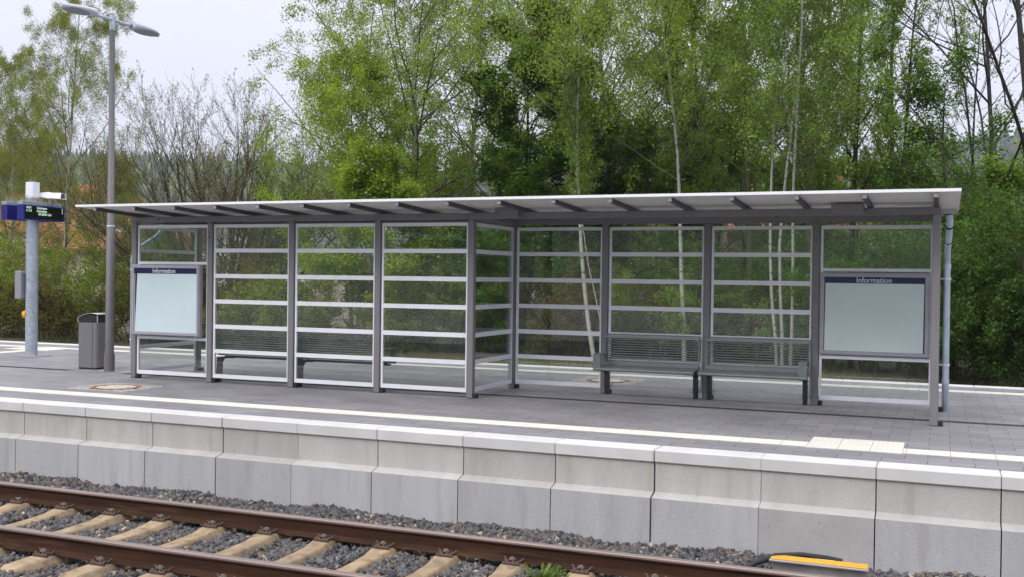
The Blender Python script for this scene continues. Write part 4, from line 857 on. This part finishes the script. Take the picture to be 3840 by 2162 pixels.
# =================================================================== HOUSES, BARRIER
tile_m = None
def tiles(name, col):
    m = bpy.data.materials.new(name); m.use_nodes = True; t = m.node_tree; p = t.nodes['Principled BSDF']; L = t.links.new
    co = nn(t, 'ShaderNodeTexCoord').outputs['Object']; br = nn(t, 'ShaderNodeTexBrick'); br.inputs['Scale'].default_value = 1; br.inputs['Brick Width'].default_value = .3; br.inputs['Row Height'].default_value = .3; br.inputs['Mortar Size'].default_value = .035
    mp = nn(t, 'ShaderNodeMapping'); L(co, mp.inputs[0]); L(mp.outputs[0], br.inputs[0])
    br.inputs['Color1'].default_value = (*col, 1); br.inputs['Color2'].default_value = (*[c*.75 for c in col], 1); br.inputs['Mortar'].default_value = (*[c*.4 for c in col], 1); L(br.outputs[0], p.inputs['Base Color']); p.inputs['Roughness'].default_value = .85; return m
T_or, T_gr, T_br, T_rd = tiles('orange roof tile', (.42, .16, .07)), tiles('grey roof tile', (.13, .13, .15)), tiles('brown roof tile', (.14, .11, .105)), tiles('red roof tile', (.33, .10, .06))
def house(x0, x1, y0, y1, ez, rz, roofm, wallc, label, wins, sky=()):
    t = thing('house', (x0, y0, -.9), label, 'house', 'houses behind the trees'); W, D_ = x1-x0, y1-y0; ez += .9; rz += .9
    wm = mat('render '+label[:8], wallc, .9, 0, .08, .6, .2, 20); mb = MB(); mb.prism([(0, 0), (D_, 0), (D_, ez), (D_/2, rz-.15), (0, ez)], 0, W, 0); wl = mb.build('wall', wm, t)
    mb = MB(); s = (rz-ez)/(D_/2); ov = .45
    mb.prism([(-ov, ez-s*ov), (D_/2, rz), (D_+ov, ez-s*ov), (D_+ov, ez-s*ov+.16), (D_/2, rz+.18), (-ov, ez-s*ov+.16)], -.4, W+.4, 0); rf = mb.build('roof', roofm, t)
    mb = MB(); mb.box((W*.7, D_/2-.3, rz-.3), (W*.7+.55, D_/2+.3, rz+1.0)); mb.build('chimney', mat('chimney brick', (.30, .12, .08), .9), rf)
    for (wx, wz, ww, wh) in wins:
        mb = MB(); mb.box((wx-.08, -.03, wz-.08), (wx+ww+.08, .02, wz+wh+.08)); f = mb.build('window', white_m, t); mb = MB(); mb.box((wx, -.036, wz), (wx+ww/2-.03, -.031, wz+wh)); mb.box((wx+ww/2+.03, -.036, wz), (wx+ww, -.031, wz+wh)); mb.build('window_pane', mat('dark window', (.03, .04, .05), .1), f)
    for (sx_, sd) in sky:
        mb = MB(); yy = D_/2*sd; zz = ez+s*yy+.17; mb.add([(sx_, yy, zz), (sx_+.9, yy, zz), (sx_+.9, yy+1.0, zz+s*1.0), (sx_, yy+1.0, zz+s*1.0)], [(0,1,2,3)]); mb.build('skylight', white_m, rf)
house(-47.5, -40.5, 45, 53, 3.4, 5.9, T_or, (.42, .40, .36), 'cream house with orange tiled roof behind the lamp post', [(1.5, 1.6, 1.1, 1.2), (4.5, 1.6, 1.1, 1.2), (6.6, 1.6, 1, 1.2)], [(5.5, .35)])
house(-39.3, -33.5, 44, 52, 3.0, 5.6, T_rd, (.62, .60, .56), 'white house with red tiled roof behind the left notice board', [(1.0, 1.4, 1.1, 1.2), (3.6, 1.4, 1.1, 1.2)])
house(-70, -58, 60, 70, 5.5, 9.6, T_or, (.5, .46, .38), 'distant orange roofed house at the far left edge', [(3, 2.5, 1.2, 1.3), (7, 2.5, 1.2, 1.3)])
house(-25, -15.5, 39, 47, 2.9, 5.9, T_gr, (.40, .34, .28), 'low beige building with dark grey roof behind the bare tree', [(2, 1.2, 1.4, 1.0), (6.0, 1.2, 1.4, 1.0)], [(6.8, .3)])
house(-8.5, .5, 40, 50, 5.6, 9.6, T_br, (.40, .33, .29), 'tall house with brown grey roof behind the dark maples', [(1.5, 3.3, 1.1, 1.3), (4, 3.3, 1.1, 1.3), (1.5, .9, 1.1, 1.3), (6.6, 3.3, 1.1, 1.3)])
house(1.8, 7.6, 37, 45, 4.0, 5.9, T_rd, (.50, .33, .28), 'pinkish house with white windows behind the birch trio', [(1, 2.6, 1.1, 1.2), (4.0, 2.6, 1.1, 1.2)])
t = thing('traffic_barrier', (-13.2, 30, -.8), 'red and white construction barrier seen through the second glass bay', 'barrier')
mb = MB(); red = mat('barrier red', (.55, .03, .02), .5)
for k in range(10):
    for z in (.62, .25): mb.box((k*.22, 0, z), (k*.22+.2199, .03, z+.22), k % 2)
mb.build('barrier_board', [white_m, red], t)
for x in (.1, 1.1, 2.1):
    mb = MB(); mb.box((x-.03, .031, 0), (x+.03, .07, .95)); mb.box((x-.2, -.15, 0), (x+.2, .3, .08)); mb.build('barrier_leg', white_m, t)
# =================================================================== HILLS, WOOD, HAZE
na, nr = 180, 22; A_ = np.linspace(0, 2*np.pi, na, endpoint=False); Rr = np.linspace(420, 2100, nr)
def hillz(a, r):
    ridge = 128+13*np.sin(3*a+.6)+7*np.sin(7*a+1.2)+4*np.sin(17*a)
    u = np.clip((r-420)/860, 0, 1); return -3+ridge*(u*u*(3-2*u))*(1+.04*np.sin(9*a+r*.01))
aa, rr2 = np.meshgrid(A_, Rr); V = np.stack([rr2*np.sin(aa), rr2*np.cos(aa), hillz(aa, rr2)], -1).reshape(-1, 3); I = np.arange(na*nr).reshape(nr, na)
F = np.stack([I[:-1], np.roll(I, -1, 1)[:-1], np.roll(I, -1, 1)[1:], I[1:]], -1).reshape(-1, 4)
tag(np_obj('hills', V, F, mat('wooded hillside', (.045, .08, .022), .95, 0, .5, .02, 0), smooth=True), kind='structure')
rng = np.random.default_rng(9); n = 5200
a = np.radians(rng.uniform(-52, 22, n)); r = 560+780*rng.beta(2.0, 1.1, n); s = rng.uniform(5, 9, n)
base = np.array([(math.cos(t_)*math.cos(p_), math.sin(t_)*math.cos(p_), math.sin(p_)) for p_ in (-.5, .25, .9) for t_ in np.arange(6)*math.pi/3]+[(0, 0, 1.15)])
con = rng.uniform(size=n) < (.28+.5*(np.sin(a*14) > .2))
V = base[None]*(1+rng.uniform(-.25, .25, (n, 19, 1))); cone = np.array([(math.cos(t_)*w_, math.sin(t_)*w_, z_) for z_, w_ in ((-.6, .55), (.4, .38), (1.3, .2)) for t_ in np.arange(6)*math.pi/3]+[(0, 0, 2.1)])
V[con] = cone[None]*(1+rng.uniform(-.12, .12, (con.sum(), 19, 1))); V = V*s[:, None, None]; V += np.stack([r*np.sin(a), r*np.cos(a), hillz(a, r)+s*.8], -1)[:, None]
f = [(i*6+k, i*6+(k+1) % 6, (i+1)*6+(k+1) % 6, (i+1)*6+k) for i in range(2) for k in range(6)]+[(12+k, 12+(k+1) % 6, 18, 18) for k in range(6)]
F3 = np.array([(x[0], x[1], x[2]) for x in f]+[(x[0], x[2], x[3]) for x in f[:12]]); F = (F3[None]+19*np.arange(n)[:, None, None]).reshape(-1, 3)
vv = np.where(con, rng.uniform(0, .3, n), rng.uniform(.35, 1, n))
tag(np_obj('far_wood', V.reshape(-1, 3), F, attr_mat('far wood crowns', (.012, .028, .018), (.12, .17, .04), .9, 0), v=np.repeat(vv, len(F3))), 'mixed wood covering the far hillside', kind='stuff')
hz = MB(); hz.box((-2300, -2300, -4.2), (2300, 2300, 190)); h = hz.build('haze', bpy.data.materials.new('haze air')); hm = h.data.materials[0]; hm.use_nodes = True; t = hm.node_tree; t.nodes.clear()
o = nn(t, 'ShaderNodeOutputMaterial'); pv = nn(t, 'ShaderNodeVolumePrincipled'); pv.inputs['Color'].default_value = (.80, .85, .97, 1); pv.inputs['Density'].default_value = .00030; pv.inputs['Anisotropy'].default_value = .2
t.links.new(pv.outputs[0], o.inputs['Volume']); tag(h, kind='stuff'); h.display_type = 'WIRE'
